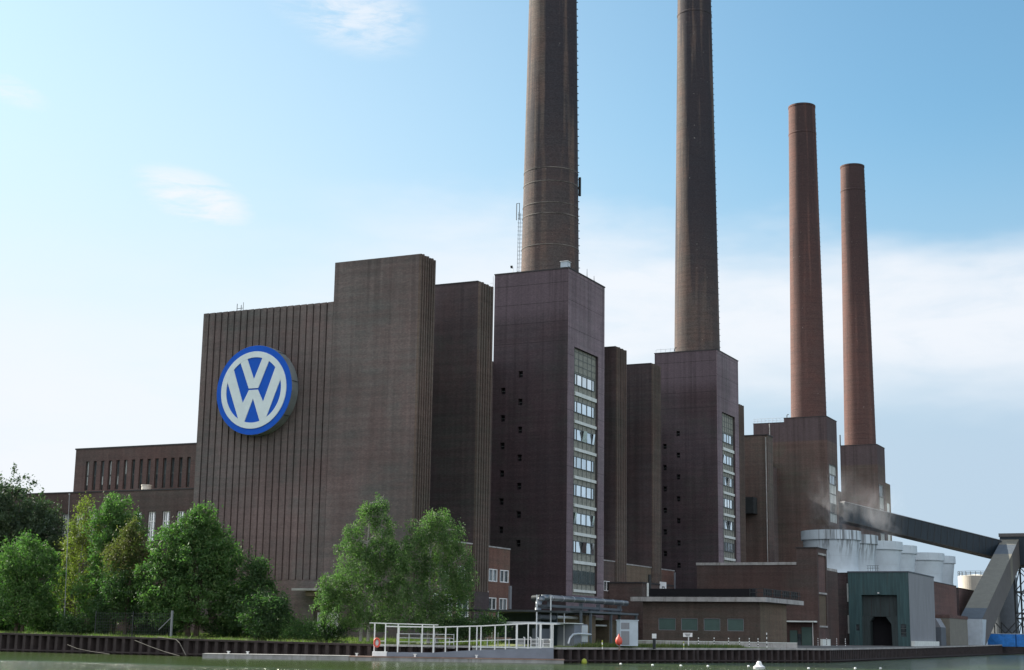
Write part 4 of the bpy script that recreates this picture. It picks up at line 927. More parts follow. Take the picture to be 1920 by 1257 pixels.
for y_ in (147, 152.6, 160): MB().bar((-61.4, y_, GZ - .4), (-61.4, y_, 4.8), .22).build('post', 'slateclad', sh2)
MB().box(-66, -62.4, 148.2, 150.8, GZ - .4, 4.6).build('pump_casing', 'brick_tan', sh2)
MB().box(-65, -62.6, 155.0, 159.0, GZ - .4, 4.2).build('pump_casing', 'brick_tan', sh2)
tk = thing('machine_cabin', 'blue grey machine cabin with a curved hose under the silver pipe', 'cabin', (-60.3, 139.8, GZ))
MB().box(-61.6, -59.6, 138.6, 141.9, GZ - .3, 3.6).build('body', 'panelblue', tk)
MB().box(-59.6, -59.5, 140.3, 141.8, 1.9, 3.5).build('door', 'galv', tk)
MB().box(-61.7, -59.4, 137.2, 140.4, 3.62, 3.7).build('awning', 'whiteband', tk)
mb = MB(); mb.path([(-59.2, 136.2, 1.7), (-59.2, 136.6, 2.25), (-59.2, 137.4, 2.6), (-59.2, 138.6, 2.68), (-59.2, 141.8, 2.62)], .1, 8); mb.build('hose', 'galv', tk)
lk = thing('white_locker', 'white metal switch cabinet standing before the brown pump house', 'cabinet', (-54.6, 140.2, 1.6))
P_ = Vector((-55.20, 139.47, 0)); e1 = (Vector((-53.9, 140.6, 0)) - P_).normalized(); e2 = Vector((-e1.y, e1.x, 0))
MB().obox(P_ + e1 * .95 + e2 * .5 + Vector((0, 0, 2.8)), e1 * .92, e2 * .5, Vector((0, 0, 1.2))).build('body', 'paleblue', lk)
MB().obox(P_ + e1 * .95 + e2 * .5 + Vector((0, 0, 4.03)), e1 * .98, e2 * .56, Vector((0, 0, .04))).build('lid', 'paleblue', lk)
MB().obox(P_ + e1 * .55 - e2 * .02 + Vector((0, 0, 2.35)), e1 * .42, e2 * .02, Vector((0, 0, .65))).obox(P_ + e1 * .55 - e2 * .02 + Vector((0, 0, 3.5)), e1 * .42, e2 * .02, Vector((0, 0, .3))).build('door', 'greyclad', lk)
lb = thing('lifebuoy_post', 'red covered lifebuoy on a post beside the white cabinet', 'lifebuoy', (-52.6, 140.5, 1.4))
lx, ly = -54.1, 136.6
lb.location = (lx, ly, 1.4)
MB().bar((lx, ly, 1.2), (lx, ly, 2.7), .1).build('post', 'timber', lb)
MB().lathe((lx, ly - .12), [(0.02, 1.65), (.26, 1.78), (.34, 2.05), (.28, 2.3), (.12, 2.5), (.02, 2.75)], 16).build('cover', 'red', lb, smooth=True)
for i, (x_, y_, lab) in enumerate(((-55.1, 134.8, 'yellow and white quay bollard left of the red lifebuoy'), (-51.0, 146.0, 'yellow hydrant stand right of the red lifebuoy'))):
    a_ = thing('marker_post', lab, 'post', (x_, y_, 1.4)); 
    for q in range(4): MB().tube((x_, y_, 1.3 + q * .2), (x_, y_, 1.5 + q * .2), .05, n=8).build('stripe', 'yellow' if q % 2 else 'white', a_)
sn = thing('notice_sign', 'small white notice board on a thin white post by the quay', 'sign', (-51.9, 149.2, 1.5))
sn.location = (-51.95, 150.2, 1.4)
MB().bar((-51.95, 150.2, 1.2), (-51.95, 150.2, 2.6), .09).build('post', 'white', sn)
pn = MB().obox((-52.0, 150.1, 2.75), (.42, .2, 0), (-.02, .03, 0), (0, 0, .2)).build('panel', 'white', sn)
mb = MB()
for q in range(3): mb.obox((-51.98, 150.04, 2.85 - q * .1), (.28 - .06 * q, .13 - .03 * q, 0), (-.005, .005, 0), (0, 0, .02))
mb.build('lettering', 'darksteel', pn)
a_ = thing('meter_box', 'tiny white meter box on a dark plinth beside the switch cabinet', 'box', (-53.2, 143.6, 1.6))
MB().box(-53.4, -53.05, 143.5, 143.8, 2.35, 2.8).build('box', 'white', a_); MB().box(-53.35, -53.1, 143.55, 143.75, 1.3, 2.35).build('plinth', 'darksteel', a_)
bx = [(1303, -55.3, 163.2), (1335, -53.7, 163.8), (1364, -52.2, 164.3), (1385, -51.1, 164.7), (1403, -50.1, 165.1), (1421, -49.2, 165.4), (1438, -48.3, 165.7)]
names = ['leftmost striped quay post, right of the small notice', 'second striped quay post from the left', 'third striped quay post from the left', 'fourth striped quay post, first before the tan end wall group', 'fifth striped quay post from the left', 'sixth striped quay post from the left', 'tallest striped quay post before the tan end wall']
bp0 = None
for (px_, x_, y_), lab in zip(bx, names):
    if bp0 is None:
        bp0 = thing('quay_post', lab, 'post', (x_, y_, 1.5), 'black and white striped quay posts')
        for q in range(7): MB().tube((x_, y_, 1.5 + q * .145), (x_, y_, 1.5 + (q + 1) * .145), .055, n=8).build('stripe', 'white' if q % 2 == 0 else 'darksteel', bp0)
        bp_loc = (x_, y_)
    else:
        c = clone(bp0, (x_ - bp_loc[0], y_ - bp_loc[1], 0.02), lab)
        if 'tallest' in lab: c.scale = (1, 1, 1.6)
for k, (x_, y_) in enumerate(((-55.3, 215), (-54.2, 215.5), (-52.9, 216), (-51.8, 216.5))):
    c = clone(bp0, (x_ - bp_loc[0], y_ - bp_loc[1], 0.2), ['first', 'second', 'third', 'last'][k] + ' of the four far striped posts before the green doors')
kb = thing('kerb_wall', 'low pale concrete kerb wall before the pump house', 'kerb', (-50, 168, 1.6))
mb = MB(); P2 = [(-66.5, 163.6), (-57.5, 165.5), (-51.4, 167.3), (-45.8, 169.0)]
for a, b_ in zip(P2, P2[1:]): mb.bar((*a, 1.75), (*b_, 1.75), .35, .62)
mb.build('wall', 'concrete', kb)
mb = MB(); [mb.bar((*a, 2.09), (*b_, 2.09), .42, .06) for a, b_ in zip(P2, P2[1:])]; mb.build('capping', 'whiteband', kb)

# ------------------------------------------------------------------ landing stage
p0 = Vector((-83.67, 113.49, 0)); tv = Vector((0.889, 0.459, 0)).normalized(); nv = Vector((-tv.y, tv.x, 0))
def G(s_, o, z): return p0 + tv * s_ + nv * o + Vector((0, 0, z))
def gbox(mb, s0, s1, o0, o1, z0, z1): return mb.obox(G((s0 + s1) / 2, (o0 + o1) / 2, (z0 + z1) / 2), tv * (s1 - s0) / 2, nv * (o1 - o0) / 2, Vector((0, 0, (z1 - z0) / 2)))
pt = thing('floating_pontoon', 'long low grey floating pontoon along the bank', 'pontoon', G(15, 1.2, 0))
gbox(MB(), -1.0, 12.0, 0, 2.4, -.3, .36).build('float', 'pontoon', pt)
gbox(MB(), 12.05, 31.2, 0, 2.4, -.3, .30).build('float', 'pontoon', pt)
mb = gbox(MB(), 12.05, 31.25, -.05, 2.45, .30, .40); mb.build('deck_edge', 'timber', pt)
gbox(MB(), -1.0, 12.0, -.04, 2.44, .36, .42).build('deck', 'concrete', pt)
for s_ in (1.2, 2.9, 12.6, 17.8, 23.3): gbox(gbox(MB(), s_, s_ + .16, .15, .32, .40, .62), s_ - .06, s_ + .22, .12, .35, .6, .66).build('cleat', 'white', pt)
gw = thing('landing_gangway', 'ramped landing stage with blue grey side panel and white railings', 'landing stage', G(22, 1.5, .4))
gbox(MB(), 14.04, 15.33, .45, 2.4, .42, .82).build('step_box', 'white', gw)
topz = [(15.35, .78), (19.5, .78), (22.0, .98), (26.4, 1.21), (30.3, 1.37)]
for o in (.5, 2.45):
    MB().prism([(15.35, .42)] + [(30.3, .42)] + topz[::-1], lambda a, c, o=o: G(a, o, c), lambda a, c, o=o: G(a, o + .06, c)).build('side_panel', 'panelblue', gw)
mb = MB()
for (sa_, za), (sb_, zb) in zip(topz, topz[1:]): mb.quad(G(sa_, .56, za - .05), G(sb_, .56, zb - .05), G(sb_, 2.45, zb - .05), G(sa_, 2.45, za - .05))
mb.build('walkway', 'concrete', gw)
def tz(s_): return float(np.interp(s_, [a for a, _ in topz], [c for _, c in topz]))
def rz_(s_): return float(np.interp(s_, [14, 19.7, 23.8, 28.0, 30.4], [3.05, 3.05, 3.22, 3.5, 3.49]))
for o, nm in ((.53, 'near'), (2.48, 'far')):
    mb = MB()
    for s_ in ([14.2, 15.18, 16.3, 18.47, 19.49, 20.58, 21.62, 22.73, 23.75, 25.01, 25.97, 27.01, 28.0, 29.12, 30.23] if o < 1 else [16.3, 19.5, 23.4, 27.0, 30.2]):
        mb.bar(G(s_, o, tz(max(s_, 15.35)) if s_ > 15.4 else .8), G(s_, o, rz_(s_) + (.22 if s_ < 19.6 and o < 1 else 0)), .085 if abs(s_ - 29.12) > .1 else .15)
    ss = [15.18, 19.7, 23.8, 28.0, 30.6]
    for a, b_ in zip(ss, ss[1:]): mb.bar(G(a, o, rz_(a)), G(b_, o, rz_(b_)), .09)
    for a, b_ in ((20.5, 27.0), (27.0, 30.2)): mb.bar(G(a, o, rz_(a) - 1.35), G(b_, o, rz_(b_) - 1.35), .05)
    if o < 1: mb.bar(G(13.7, o, 3.33), G(19.9, o, 3.24), .08); mb.bar(G(14.2, o, 1.75), G(15.2, o, 1.75), .06)
    mb.build('railing', 'white', gw)
ring_ = thing('lifebuoy', 'red lifebuoy hung on the first railing post of the landing stage', 'lifebuoy', G(14.4, .3, 1.4))
mb = MB(); c0 = G(14.45, .32, 1.6); seg = 20
for k in range(seg):
    a, b_ = 2 * math.pi * k / seg, 2 * math.pi * (k + 1) / seg
    mb.tube(c0 + tv * .24 * math.cos(a) + Vector((0, 0, .36 * math.sin(a))), c0 + tv * .24 * math.cos(b_) + Vector((0, 0, .36 * math.sin(b_))), .09, n=8)
mb.build('ring', 'red', ring_)
mb = MB(); mb.obox(c0 + nv * .1, tv * .2, nv * .02, Vector((0, 0, .3))); mb.build('bracket', 'galv', ring_)
jt = thing('mooring_deck', 'raised grey mooring deck with its own rails behind the landing stage', 'deck', G(18, 4.2, 1.2))
gbox(MB(), 16.0, 21.4, 3.2, 5.0, 1.16, 1.34).build('deck', 'concrete', jt)
mb = MB()
for s_ in (16.1, 17.2, 18.3, 19.4, 20.5, 21.3): mb.bar(G(s_, 3.3, 1.3), G(s_, 3.3, 2.45), .05)
for z_ in (2.42, 2.05, 1.7): mb.bar(G(16.1, 3.3, z_), G(21.3, 3.3, z_), .045)
mb.build('rails', 'galv', jt)
mb = MB()
for s_ in (16.5, 21.0): mb.bar(G(s_, 4, -1), G(s_, 4, 1.2), .25)
mb.build('piles', 'darksteel', jt)
for i, (s_, w_, lab) in enumerate(((19.4, 1.7, 'pinkish grey table on the mooring deck behind the rails'), (24.2, 2.4, 'long bench table behind the middle of the railing'))):
    a_ = thing('bench_table', lab, 'table', G(s_ + w_ / 2, 4.4, 1.35), 'tables behind the landing rails')
    gbox(MB(), s_, s_ + w_, 4.1, 4.8, 2.12, 2.2).build('top', 'timber', a_)
    for q in (s_ + .2, s_ + w_ - .2): MB().bar(G(q, 4.45, 1.3), G(q, 4.45, 2.12), .08).build('leg', 'galv', a_)
qd = thing('quay_step', 'pale low landing deck under the benches at the gangway head', 'deck', G(26, 3.2, 1.2))
gbox(MB(), 23.0, 30.3, 2.6, 4.2, 1.28, 1.4).build('deck', 'whiteband', qd)
gbox(MB(), 23.0, 30.3, 2.8, 4.1, .2, 1.28).build('base', 'pontoon', qd)
for i, (s_, lab) in enumerate(((27.1, 'left white slatted bench on the landing stage'), (28.35, 'middle white slatted bench on the landing stage'), (29.45, 'right low white slatted bench at the gangway head'))):
    a_ = thing('slatted_bench', lab, 'bench', G(s_ + .4, 2.9, 1.4), 'white slatted benches')
    h_ = .78 if i < 2 else .62
    mb = MB()
    for q in range(6): z_ = 1.47 + q * h_ / 6; mb.bar(G(s_, 2.8, z_), G(s_ + .68, 2.8, z_), .035)
    mb.build('backrest', 'white', a_)
    mb = MB()
    for q in range(4): mb.bar(G(s_, 2.85 + q * .12, 1.75), G(s_ + .68, 2.85 + q * .12, 1.75), .05)
    mb.build('seat', 'white', a_)
    for q in (s_, s_ + .68): MB().bar(G(q, 2.8, 1.38), G(q, 2.8, 1.45 + h_), .07).bar(G(q, 2.8, 1.45 + h_), G(q - .1, 2.95, 1.5 + h_), .07).bar(G(q, 3.25, 1.38), G(q, 3.25, 1.75), .05).build('leg', 'white', a_)
# white channel buoy and float line
by0 = thing('channel_buoy', 'white conical buoy floating in front of the right quay', 'buoy', (-37.8, 127.3, 0))
MB().lathe((-37.8, 127.3), [(.02, -.3), (.45, -.25), (.50, .02), (.50, .14), (.40, .2), (.26, .32), (.18, .55), (.10, .62)], 28, True).build('hull', 'white', by0)
MB().tube((-37.8, 127.3, .6), (-37.8, 127.3, .84), .035, n=8).build('stem', 'darksteel', by0)
MB().lathe((-37.8, 127.3), [(.505, .05), (.515, .08), (.505, .11)], 28).build('band', 'greyclad', by0)
mk = [(-52.1, 131.9), (-48.4, 130.2), (-46.0, 130.9), (-43.7, 131.5), (-41.4, 136.1), (-35.0, 132.7), (-32.2, 138.0), (-30.6, 140.9)]
fl0 = None
labs = ['first small white float, just right of the pontoon end', 'second small white float from the pontoon', 'third small white float from the pontoon', 'fourth small white float from the pontoon', 'small white float just left of the cone buoy', 'first small white float right of the cone buoy', 'second small white float right of the cone buoy', 'rightmost small white float']
for (x_, y_), lab in zip(mk, labs):
    prof_ = [(.02, -.1), (.08, -.08), (.12, .0), (.10, .08), (.05, .11), (.0, .12)]
    if fl0 is None:
        fl0 = MB().lathe((x_, y_), prof_, 14).build('float_ball', 'white', None, (x_, y_, 0), True); tag(fl0, lab, 'float', 'line of small white floats'); l0 = (x_, y_)
    else:
        c = fl0.copy(); COL.objects.link(c); c.location = (x_, y_, 0); c['label'] = lab
yb = MB().lathe((-55.4, 131.2), [(.02, -.1), (.2, -.05), (.27, .12), (.2, .35), (.05, .45), (0, .46)], 14).build('float_ball', 'yellow', None, (-55.4, 131.2, 0), True); tag(yb, 'mossy yellow green float at the foot of the quay wall', 'float')
a_ = tag(MB().path([(-106.1, 119.9, .85), (-104.5, 119.5, .5), (-102.5, 119.3, .25), (-100, 119, .05)], .025, 5).build('mooring_line', 'rope', None, (-104, 119.5, 0)), 'slack grey line hanging on the wall at far left', 'rope')
a_ = tag(MB().path([(-97.7, 119.8, 1.4), (-95.5, 119.4, .85), (-93.5, 119.1, .4), (-91.5, 118.8, .05)], .03, 5).build('mooring_line', 'rope', None, (-95, 119.4, 0)), 'slack line hanging on the wall left of the fence post', 'rope')
a_ = tag(MB().path([(-95.5, 120.4, 1.75), (-93.0, 120.1, 1.55), (-92.3, 119.8, 1.2), (-91.2, 119.4, .1)], .03, 5).build('mooring_line', 'rope', None, (-92.3, 119.8, 0)), 'slack line from the fence post down to the pontoon end', 'rope')

# ------------------------------------------------------------------ fence, pole
fe = thing('mesh_fence', 'dark wire mesh fence with a pale braced end post on the bank', 'fence', (-97, 123, 1.6))
MB().bar((-95.9, 123, 1.2), (-95.9, 123, 4.3), .17).build('end_post', 'greyclad', fe)
MB().bar((-95.9, 123, 3.7), (-97.5, 123.05, 2.4), .07).build('brace', 'greyclad', fe)
mb = MB()
for x_ in (-100.7, -105.4): mb.bar((x_, 123, 1.2), (x_, 123, 4.2), .08)
mb.build('post', 'darksteel', fe)
mb = MB()
for i in range(33): x_ = -105.4 + i * .295; mb.bar((x_, 123.03, 1.7), (x_, 123.03, 4.1), .02)
for i in range(9): mb.bar((-105.4, 123.03, 1.75 + i * .28), (-95.95, 123.03, 1.75 + i * .28), .02)
mb.build('mesh', 'darksteel', fe)
po = thing('flag_pole', 'slim pale pole rising among the trees at left', 'pole', (-113.5, 127, 1.6))
MB().tube((-113.5, 127.6, 1.5), (-114.1, 127.6, 16.5), .05, .03, 8).build('shaft', 'greyclad', po)
MB().lathe((-114.1, 127.6), [(.05, 16.5), (.09, 16.55), (.05, 16.68)], 8, True).build('finial', 'greyclad', po)

# ------------------------------------------------------------------ trees
UR = Vector((0.902, 0.431, 0)); VR = Vector((-0.431, 0.902, 0))
def leaves(name, mat, C, size, parent, droop=0.0):
    n = len(C)
    a = rng.normal(size=(n, 3)); a /= np.linalg.norm(a, axis=1)[:, None]
    if droop: a[:, 2] -= droop; a /= np.linalg.norm(a, axis=1)[:, None]
    b = rng.normal(size=(n, 3)); b -= (b * a).sum(1)[:, None] * a; b /= np.linalg.norm(b, axis=1)[:, None]
    s = size * rng.uniform(.6, 1.35, (n, 1))
    a = a * s; b = b * s * .42
    nrm = np.cross(a, b); nrm /= np.linalg.norm(nrm, axis=1)[:, None]
    P = np.stack([C - a * .5, C + b * .5 + nrm * s * .06, C + a * .5, C - b * .5 + nrm * s * .06], 1).reshape(-1, 3)
    off = np.array(wloc(parent)); P = P - off
    me = bpy.data.meshes.new(name); me.vertices.add(4 * n); me.vertices.foreach_set('co', P.ravel())
    me.loops.add(4 * n); me.loops.foreach_set('vertex_index', np.arange(4 * n))
    me.polygons.add(n); me.polygons.foreach_set('loop_start', np.arange(n) * 4); me.polygons.foreach_set('loop_total', np.full(n, 4))
    me.materials.append(M[mat]); me.update(calc_edges=True)
    o = bpy.data.objects.new(name, me); COL.objects.link(o); o.parent = parent
    return o
def limb(mb, a, b, r0, r1, wob=.25, k=4):
    pts = [Vector(a).lerp(Vector(b), i / k) + (Vector((random.uniform(-wob, wob), random.uniform(-wob, wob), 0)) if 0 < i < k else Vector((0, 0, 0))) for i in range(k + 1)]
    for i in range(k): mb.tube(pts[i], pts[i + 1], r0 + (r1 - r0) * i / k, r0 + (r1 - r0) * (i + 1) / k, 7, False)
    return pts
def tree(name, x, y, lobes, mat, label, cat='tree', group=None, dens=1.0, size=.30, bark='bark', r=.22, weep=0.0, stems=1, gz=None, lean=0, mix=None):
    z0 = gz if gz is not None else 1.6
    T = thing(name, label, cat, (x, y, z0), group)
    base = Vector((x, y, z0 - .4)); mb = MB()
    ztop = max(l[1] + l[3] for l in lobes)
    for s_ in range(stems):
        off = UR * (s_ - (stems - 1) / 2) * .7
        tp = base + off * 2 + UR * (lobes[0][0] * .8 + lean); tp.z = ztop - 1.2 if cat == 'tree' else ztop - .8
        pts = limb(mb, base + off, tp, r, r * .18, .18, 7)
        for l in lobes:
            c = base + UR * l[0]; c.z = l[1]
            st = min(pts, key=lambda q: abs(q.z - (l[1] - l[3] * .7)))
            limb(mb, st, c, r * .42, r * .12, .2, 4)
            for q in range(3):
                e = c + UR * random.uniform(-.7, .7) * l[2] + VR * random.uniform(-.6, .6) * l[2] + Vector((0, 0, random.uniform(-.3, .8) * l[3]))
                limb(mb, c, e, r * .16, r * .04, .15, 3)
    mb.build('trunk', bark, T)
    Cs = []
    U_ = np.array(UR); W_2 = np.array(VR)
    for (dx, zc, rx, rz2) in [l[:4] for l in lobes]:
        vol = rx * rx * rz2; nc = int(15 * (rx * rz2) ** .9 * dens) + 7
        d = rng.normal(size=(nc, 3)); d /= np.linalg.norm(d, axis=1)[:, None]
        rad = rng.uniform(.35, 1.0, (nc, 1)) ** .55 * rng.uniform(.80, 1.22, (nc, 1))
        d = d * rad
        cc = np.array([x, y, 0]) + d[:, :1] * rx * U_ + d[:, 1:2] * rx * .95 * W_2 + np.stack([np.zeros(nc), np.zeros(nc), zc + d[:, 2] * rz2], 1) + U_ * dx
        k = int(62 * dens ** .3)
        if weep:
            L = rng.uniform(.5, 1.9, (nc, 1, 1)) * weep; t = rng.uniform(0, 1, (nc, k, 1))
            o = rng.normal(size=(nc, k, 3)) * np.array([.20, .20, .12]); o[:, :, 2:] -= t * L
            h = rng.normal(size=(nc, 1, 3)) * np.array([.35, .35, 0]); o += h * t
        else:
            sg_ = rng.uniform(.22, .48, (nc, 1, 1)); o = rng.normal(size=(nc, k, 3)) * sg_ * np.array([1, 1, .75])
            sh = (rng.uniform(size=(nc, 1)) < .22) * rng.uniform(0, 1.1, (nc, k)); o[:, :, 2] += sh; o[:, :, 0] += sh * rng.normal(size=(nc, 1)) * .35; o[:, :, :2] *= (1 - .55 * np.minimum(sh, 1))[:, :, None]
        Cs.append((cc[:, None, :] + o).reshape(-1, 3))
    Cc = np.concatenate(Cs); Cc = Cc[Cc[:, 2] > z0 + (.1 if cat == 'bush' else .9) + (.9 if cat == 'tree' else .2) * np.abs(np.sin(Cc[:, 0] * 1.7 + 1) * np.sin(Cc[:, 1] * 2.3))]
    if mix:
        sel = (Cc[:, 2] > mix[1] + rng.normal(size=len(Cc)) * .8); leaves('crown', mat, Cc[~sel], size, T, .5 if weep else .1); leaves('crown_top', mix[0], Cc[sel], size, T, .1)
    else: leaves('crown', mat, Cc, size, T, .5 if weep else .15)
    return T
G1 = 'trees on the canal bank'
tree('tree', -136, 141, [(1, 14, 4.6, 6.0), (-4, 15, 5.5, 5.6), (4.2, 12.5, 3.2, 5.0), (2, 7, 5, 5), (-6, 8, 6, 6), (5.5, 8, 3, 4.5)], 'leaf_far', 'broad grey green tree at the far left behind the others', group=G1, size=.36, r=.4)
tree('tree', -118.8, 126.5, [(.2, 9.5, 2.3, 2.9), (-2.2, 7.2, 2.4, 3.2), (2.0, 7.5, 2.3, 3.6), (-3.6, 4.6, 2.0, 2.6), (0, 4.6, 3.0, 2.6), (2.4, 4.2, 1.8, 2.0)], 'leaf_green', 'sunlit rounded tree at the left edge nearest the water', group=G1, r=.2, stems=2, size=.28)
tree('tree', -115.0, 131, [(0.2, 14.9, .9, 1.5), (-.3, 12.9, 1.3, 1.6), (.8, 12.3, 1.3, 1.6), (-1.0, 10.5, 1.6, 1.8), (.6, 9.4, 2.2, 2.4), (0, 6.5, 2.6, 2.6)], 'leaf_yellow', 'thin yellowing tree beside the slim pale pole', group=G1, r=.15, dens=.6, size=.24, bark='birchbark')
tree('tree', -110.3, 131, [(0, 14.6, 1.9, 1.8), (-.9, 12.8, 2.0, 2.2), (1.1, 12.4, 1.9, 2.4), (0, 9.2, 3.0, 3.0), (-1.6, 6.2, 2.6, 2.8), (1.4, 5.6, 2.4, 2.6)], 'leaf_green', 'round topped fresh green tree behind the rust tinged one', group=G1, stems=2)
tree('tree', -105.9, 128.2, [(.1, 11.6, 1.2, 1.6), (-1.2, 9.8, 1.6, 1.8), (1.1, 9.3, 1.7, 2.0), (0, 7.0, 2.8, 2.4), (-1.4, 4.6, 2.4, 2.0), (1.7, 4.8, 2.0, 2.2)], 'leaf_deep', 'rust tinged tree with brownish top leaves', group=G1, mix=('leaf_rust', 8.6), size=.26)
tree('tree', -97.9, 129, [(.3, 13.6, 1.2, 1.9), (-.9, 12.0, 1.7, 2.2), (1.4, 11.4, 1.5, 2.2), (-2.9, 10.2, 1.9, 2.6), (2.6, 9.3, 1.9, 2.6), (0, 9.0, 3.0, 3.2), (-3.4, 6.6, 2.6, 2.8), (3.7, 6.6, 2.0, 3.0), (0, 5.4, 3.6, 3.0), (-2.4, 3.8, 2.4, 1.7), (4.6, 4.4, 1.7, 2.2)], 'leaf_green', 'largest full leafy tree just left of the ribbed wall', group=G1, r=.3, stems=2, size=.32)
tree('tree', -91.3, 130.5, [(0, 8.6, 1.0, 1.4), (.3, 6.4, 1.6, 2.0), (-.6, 4.4, 2.2, 2.2), (1.2, 3.8, 1.6, 1.6)], 'leaf_deep', 'small dark tree filling in right of the largest tree', group=G1, r=.14)
G2 = 'bushes on the canal bank'
tree('bush', -86.6, 126, [(0, 4.7, 1.7, 1.3), (-1.2, 3.8, 1.5, 1.5), (1.1, 3.5, 1.3, 1.5), (0, 2.8, 2.2, 1.2)], 'leaf_deep', 'rounded dark bush right of the big trees', 'bush', G2, 1.3, .24, r=.08, stems=3)
tree('bush', -83.0, 126.2, [(0, 2.7, 1.3, .85), (.9, 2.4, 1.0, .8), (-1.0, 2.3, 1.0, .8)], 'leaf_green', 'low green hedge bush right of the rounded dark bush', 'bush', G2, 1.2, .2, r=.05, stems=3)
tree('bush', -80.0, 126.2, [(0, 2.6, 1.1, .8), (1.0, 2.2, .9, .7), (-.9, 2.3, 1.0, .8)], 'leaf_deep', 'low hedge bush just left of the birches', 'bush', G2, 1.2, .2, r=.05, stems=3)
tree('bush', -66.4, 129.2, [(0, 3.0, 1.5, 1.0), (1.6, 3.1, 1.2, 1.0), (-1.4, 2.8, 1.4, 1.0), (2.6, 3.3, .7, .8)], 'leaf_deep', 'dark bush behind the landing stage right of the birches', 'bush', G2, 1.2, .22, r=.06, stems=3)
for x_, y_, lab in ((-117, 130, 'leftmost dark undergrowth bush beneath the trees'), (-110.5, 127.5, 'dark undergrowth bush below the round topped tree'), (-104, 131, 'dark undergrowth bush behind the mesh fence'), (-95, 131.5, 'dark undergrowth bush below the largest tree'), (-124.5, 130, 'dark undergrowth bush at the far left edge')):
    tree('bush', x_, y_, [(0, 2.9, 1.8, 1.1), (1.4, 2.5, 1.4, .9), (-1.5, 2.6, 1.5, .9)], 'leaf_deep', lab, 'bush', 'dark undergrowth bushes', 1.0, .26, r=.06, stems=3)
tree('birch', -76.3, 127, [(1.0, 14.9, .75, 1.0), (-.2, 13.8, 1.0, 1.1), (1.5, 12.6, 1.0, 1.4), (-1.5, 11.3, 1.3, 1.5), (1.2, 10.6, 1.9, 1.6), (3.2, 10.4, 1.3, 1.3), (-.8, 8.8, 2.6, 1.9), (-3.2, 7.2, 1.4, 1.4), (1.8, 8.0, 2.4, 2.2), (-2.2, 5.2, 2.3, 1.9), (.8, 5.2, 2.6, 2.1), (-3.6, 6.2, .9, 1.0), (0, 3.4, 2.6, 1.4)], 'leaf_birch', 'tall pointed birch with pale trunk before the brick hall', group=G1, size=.22, bark='birchbark', weep=.8, dens=1.1, r=.17, stems=2)
tree('birch', -69.6, 128.2, [(.2, 13.6, 1.3, 1.0), (-1.3, 12.6, 1.4, 1.1), (1.5, 12.2, 1.2, 1.2), (.1, 11.0, 2.2, 1.8), (2.2, 9.3, 1.3, 1.8), (-2.2, 9.7, 1.8, 1.8), (.5, 7.6, 2.6, 2.2), (2.6, 7.2, 1.4, 1.5), (-1.8, 5.6, 2.4, 2.2), (1.2, 4.6, 2.2, 2.0), (-.2, 3.2, 2.6, 1.3)], 'leaf_birch', 'wide weeping birch with drooping twigs on the right', group=G1, size=.22, bark='birchbark', weep=1.3, dens=1.1, r=.18, stems=2)

# grass tufts along the bank edge
n = 60000
ts = rng.uniform(0, 1, n); xs_ = -128 + ts * 62; ys_ = np.interp(xs_, [-128, -92, -72, -60], [121.1, 120.7, 122.2, 132]) + .45 + rng.uniform(0, 1, n) ** 1.2 * 22
zs_ = np.interp(xs_, [-128, -116, -92, -72, -58], [1.9, 1.85, 1.6, 1.45, 1.4]) + .02
n2 = 9000; x2 = -58 + rng.uniform(0, 1, n2) * 9; y2 = np.interp(x2, [-58.3, -51, -44], [133, 150.5, 166]) + .5 + rng.uniform(0, 1, n2) * 5
pk = (np.sin(xs_ * .83) + np.sin(xs_ * 2.1 + 1.3) * .7 + rng.normal(size=n) * .5 > .25) | (ys_ > 131); xs_, ys_, zs_ = xs_[pk], ys_[pk], zs_[pk]
X_ = np.concatenate([xs_, x2]); Y_ = np.concatenate([ys_, y2]); Z_ = np.concatenate([zs_, np.full(n2, 1.42)]); N_ = len(X_)
ang = rng.uniform(0, 6.28, N_); wv = .035; hh = rng.uniform(.10, .28, N_) * np.where(Y_ > 131, 1.8, 1.0) * np.where(rng.uniform(size=N_) > .95, 1.8, 1)
P = np.zeros((N_, 3, 3)); P[:, 0] = np.stack([X_ - np.cos(ang) * wv, Y_ - np.sin(ang) * wv, Z_ - .05], 1); P[:, 1] = np.stack([X_ + np.cos(ang) * wv, Y_ + np.sin(ang) * wv, Z_ - .05], 1)
P[:, 2] = np.stack([X_ + rng.normal(size=N_) * .1, Y_ + rng.normal(size=N_) * .1, Z_ + hh], 1)
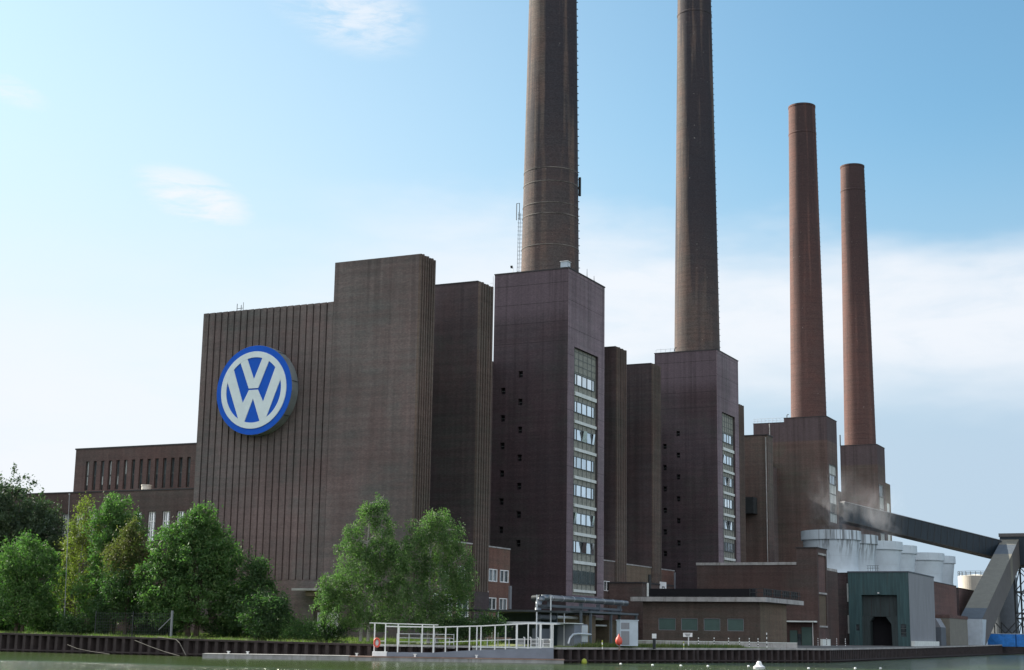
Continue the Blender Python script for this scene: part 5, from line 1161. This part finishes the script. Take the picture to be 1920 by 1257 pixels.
me = bpy.data.meshes.new('grass'); me.vertices.add(3 * N_); me.vertices.foreach_set('co', P.ravel()); me.loops.add(3 * N_); me.loops.foreach_set('vertex_index', np.arange(3 * N_))
me.polygons.add(N_); me.polygons.foreach_set('loop_start', np.arange(N_) * 3); me.polygons.foreach_set('loop_total', np.full(N_, 3))
M['grassblade'] = leafmat('grass_blades', (0.07, 0.12, 0.03), (0.12, 0.15, 0.045), (0.2, 0.2, 0.08), .3)
me.materials.append(M['grassblade']); me.update(calc_edges=True)
go = bpy.data.objects.new('grass', me); COL.objects.link(go); tag(go, 'rough green grass along the top of the bank', 'grass', kind='stuff')

# ------------------------------------------------------------------ steam above the cooling towers
mt = bpy.data.materials.new('steam'); mt.use_nodes = True
g = NT(mt.node_tree); out = g.n('ShaderNodeOutputMaterial'); P = g.n('ShaderNodeNewGeometry').outputs['Position']
tc = g.n('ShaderNodeTexCoord').outputs['Object']
nse = g.noise(g.scale(P, (1, 1, .6)), .30, 5, .62, 1.0)
x, y, z = g.sep(tc)
rad = g.math('SQRT', g.math('ADD', g.math('POWER', x, 2.0), g.math('POWER', y, 2.0)))
fall = g.math('MULTIPLY', g.mapr(rad, 6.5, 1.5), g.math('MULTIPLY', g.mapr(z, 15.5, 4.0), g.mapr(z, 0.0, 1.5)))
dn = g.math('MULTIPLY', g.math('MULTIPLY', g.mapr(nse, .46, .64), fall), .062)
vol = g.n('ShaderNodeVolumePrincipled'); vol.inputs['Color'].default_value = (.9, .9, .92, 1); g.put(vol.inputs['Density'], dn)
g.nt.links.new(vol.outputs[0], out.inputs['Volume']); M['steam'] = mt
def steam(x, y, label):
    o = MB().lathe((x, y), [(0.05, 21.2), (5, 21.2), (6.6, 26), (6.8, 32), (4.5, 36.8), (.05, 37)], 20).build('steam', 'steam', None, (x, y, 21.2)); tag(o, label, 'steam', kind='stuff')
steam(-71.0, 290.5, 'thin steam drifting up from the nearest cooling towers')
steam(-67.5, 312.5, 'thin steam wisp over the middle cooling towers')
scene.cycles.volume_step_rate = 2.0
scene.cycles.max_bounces = 6; scene.cycles.transparent_max_bounces = 8; scene.cycles.volume_bounces = 1
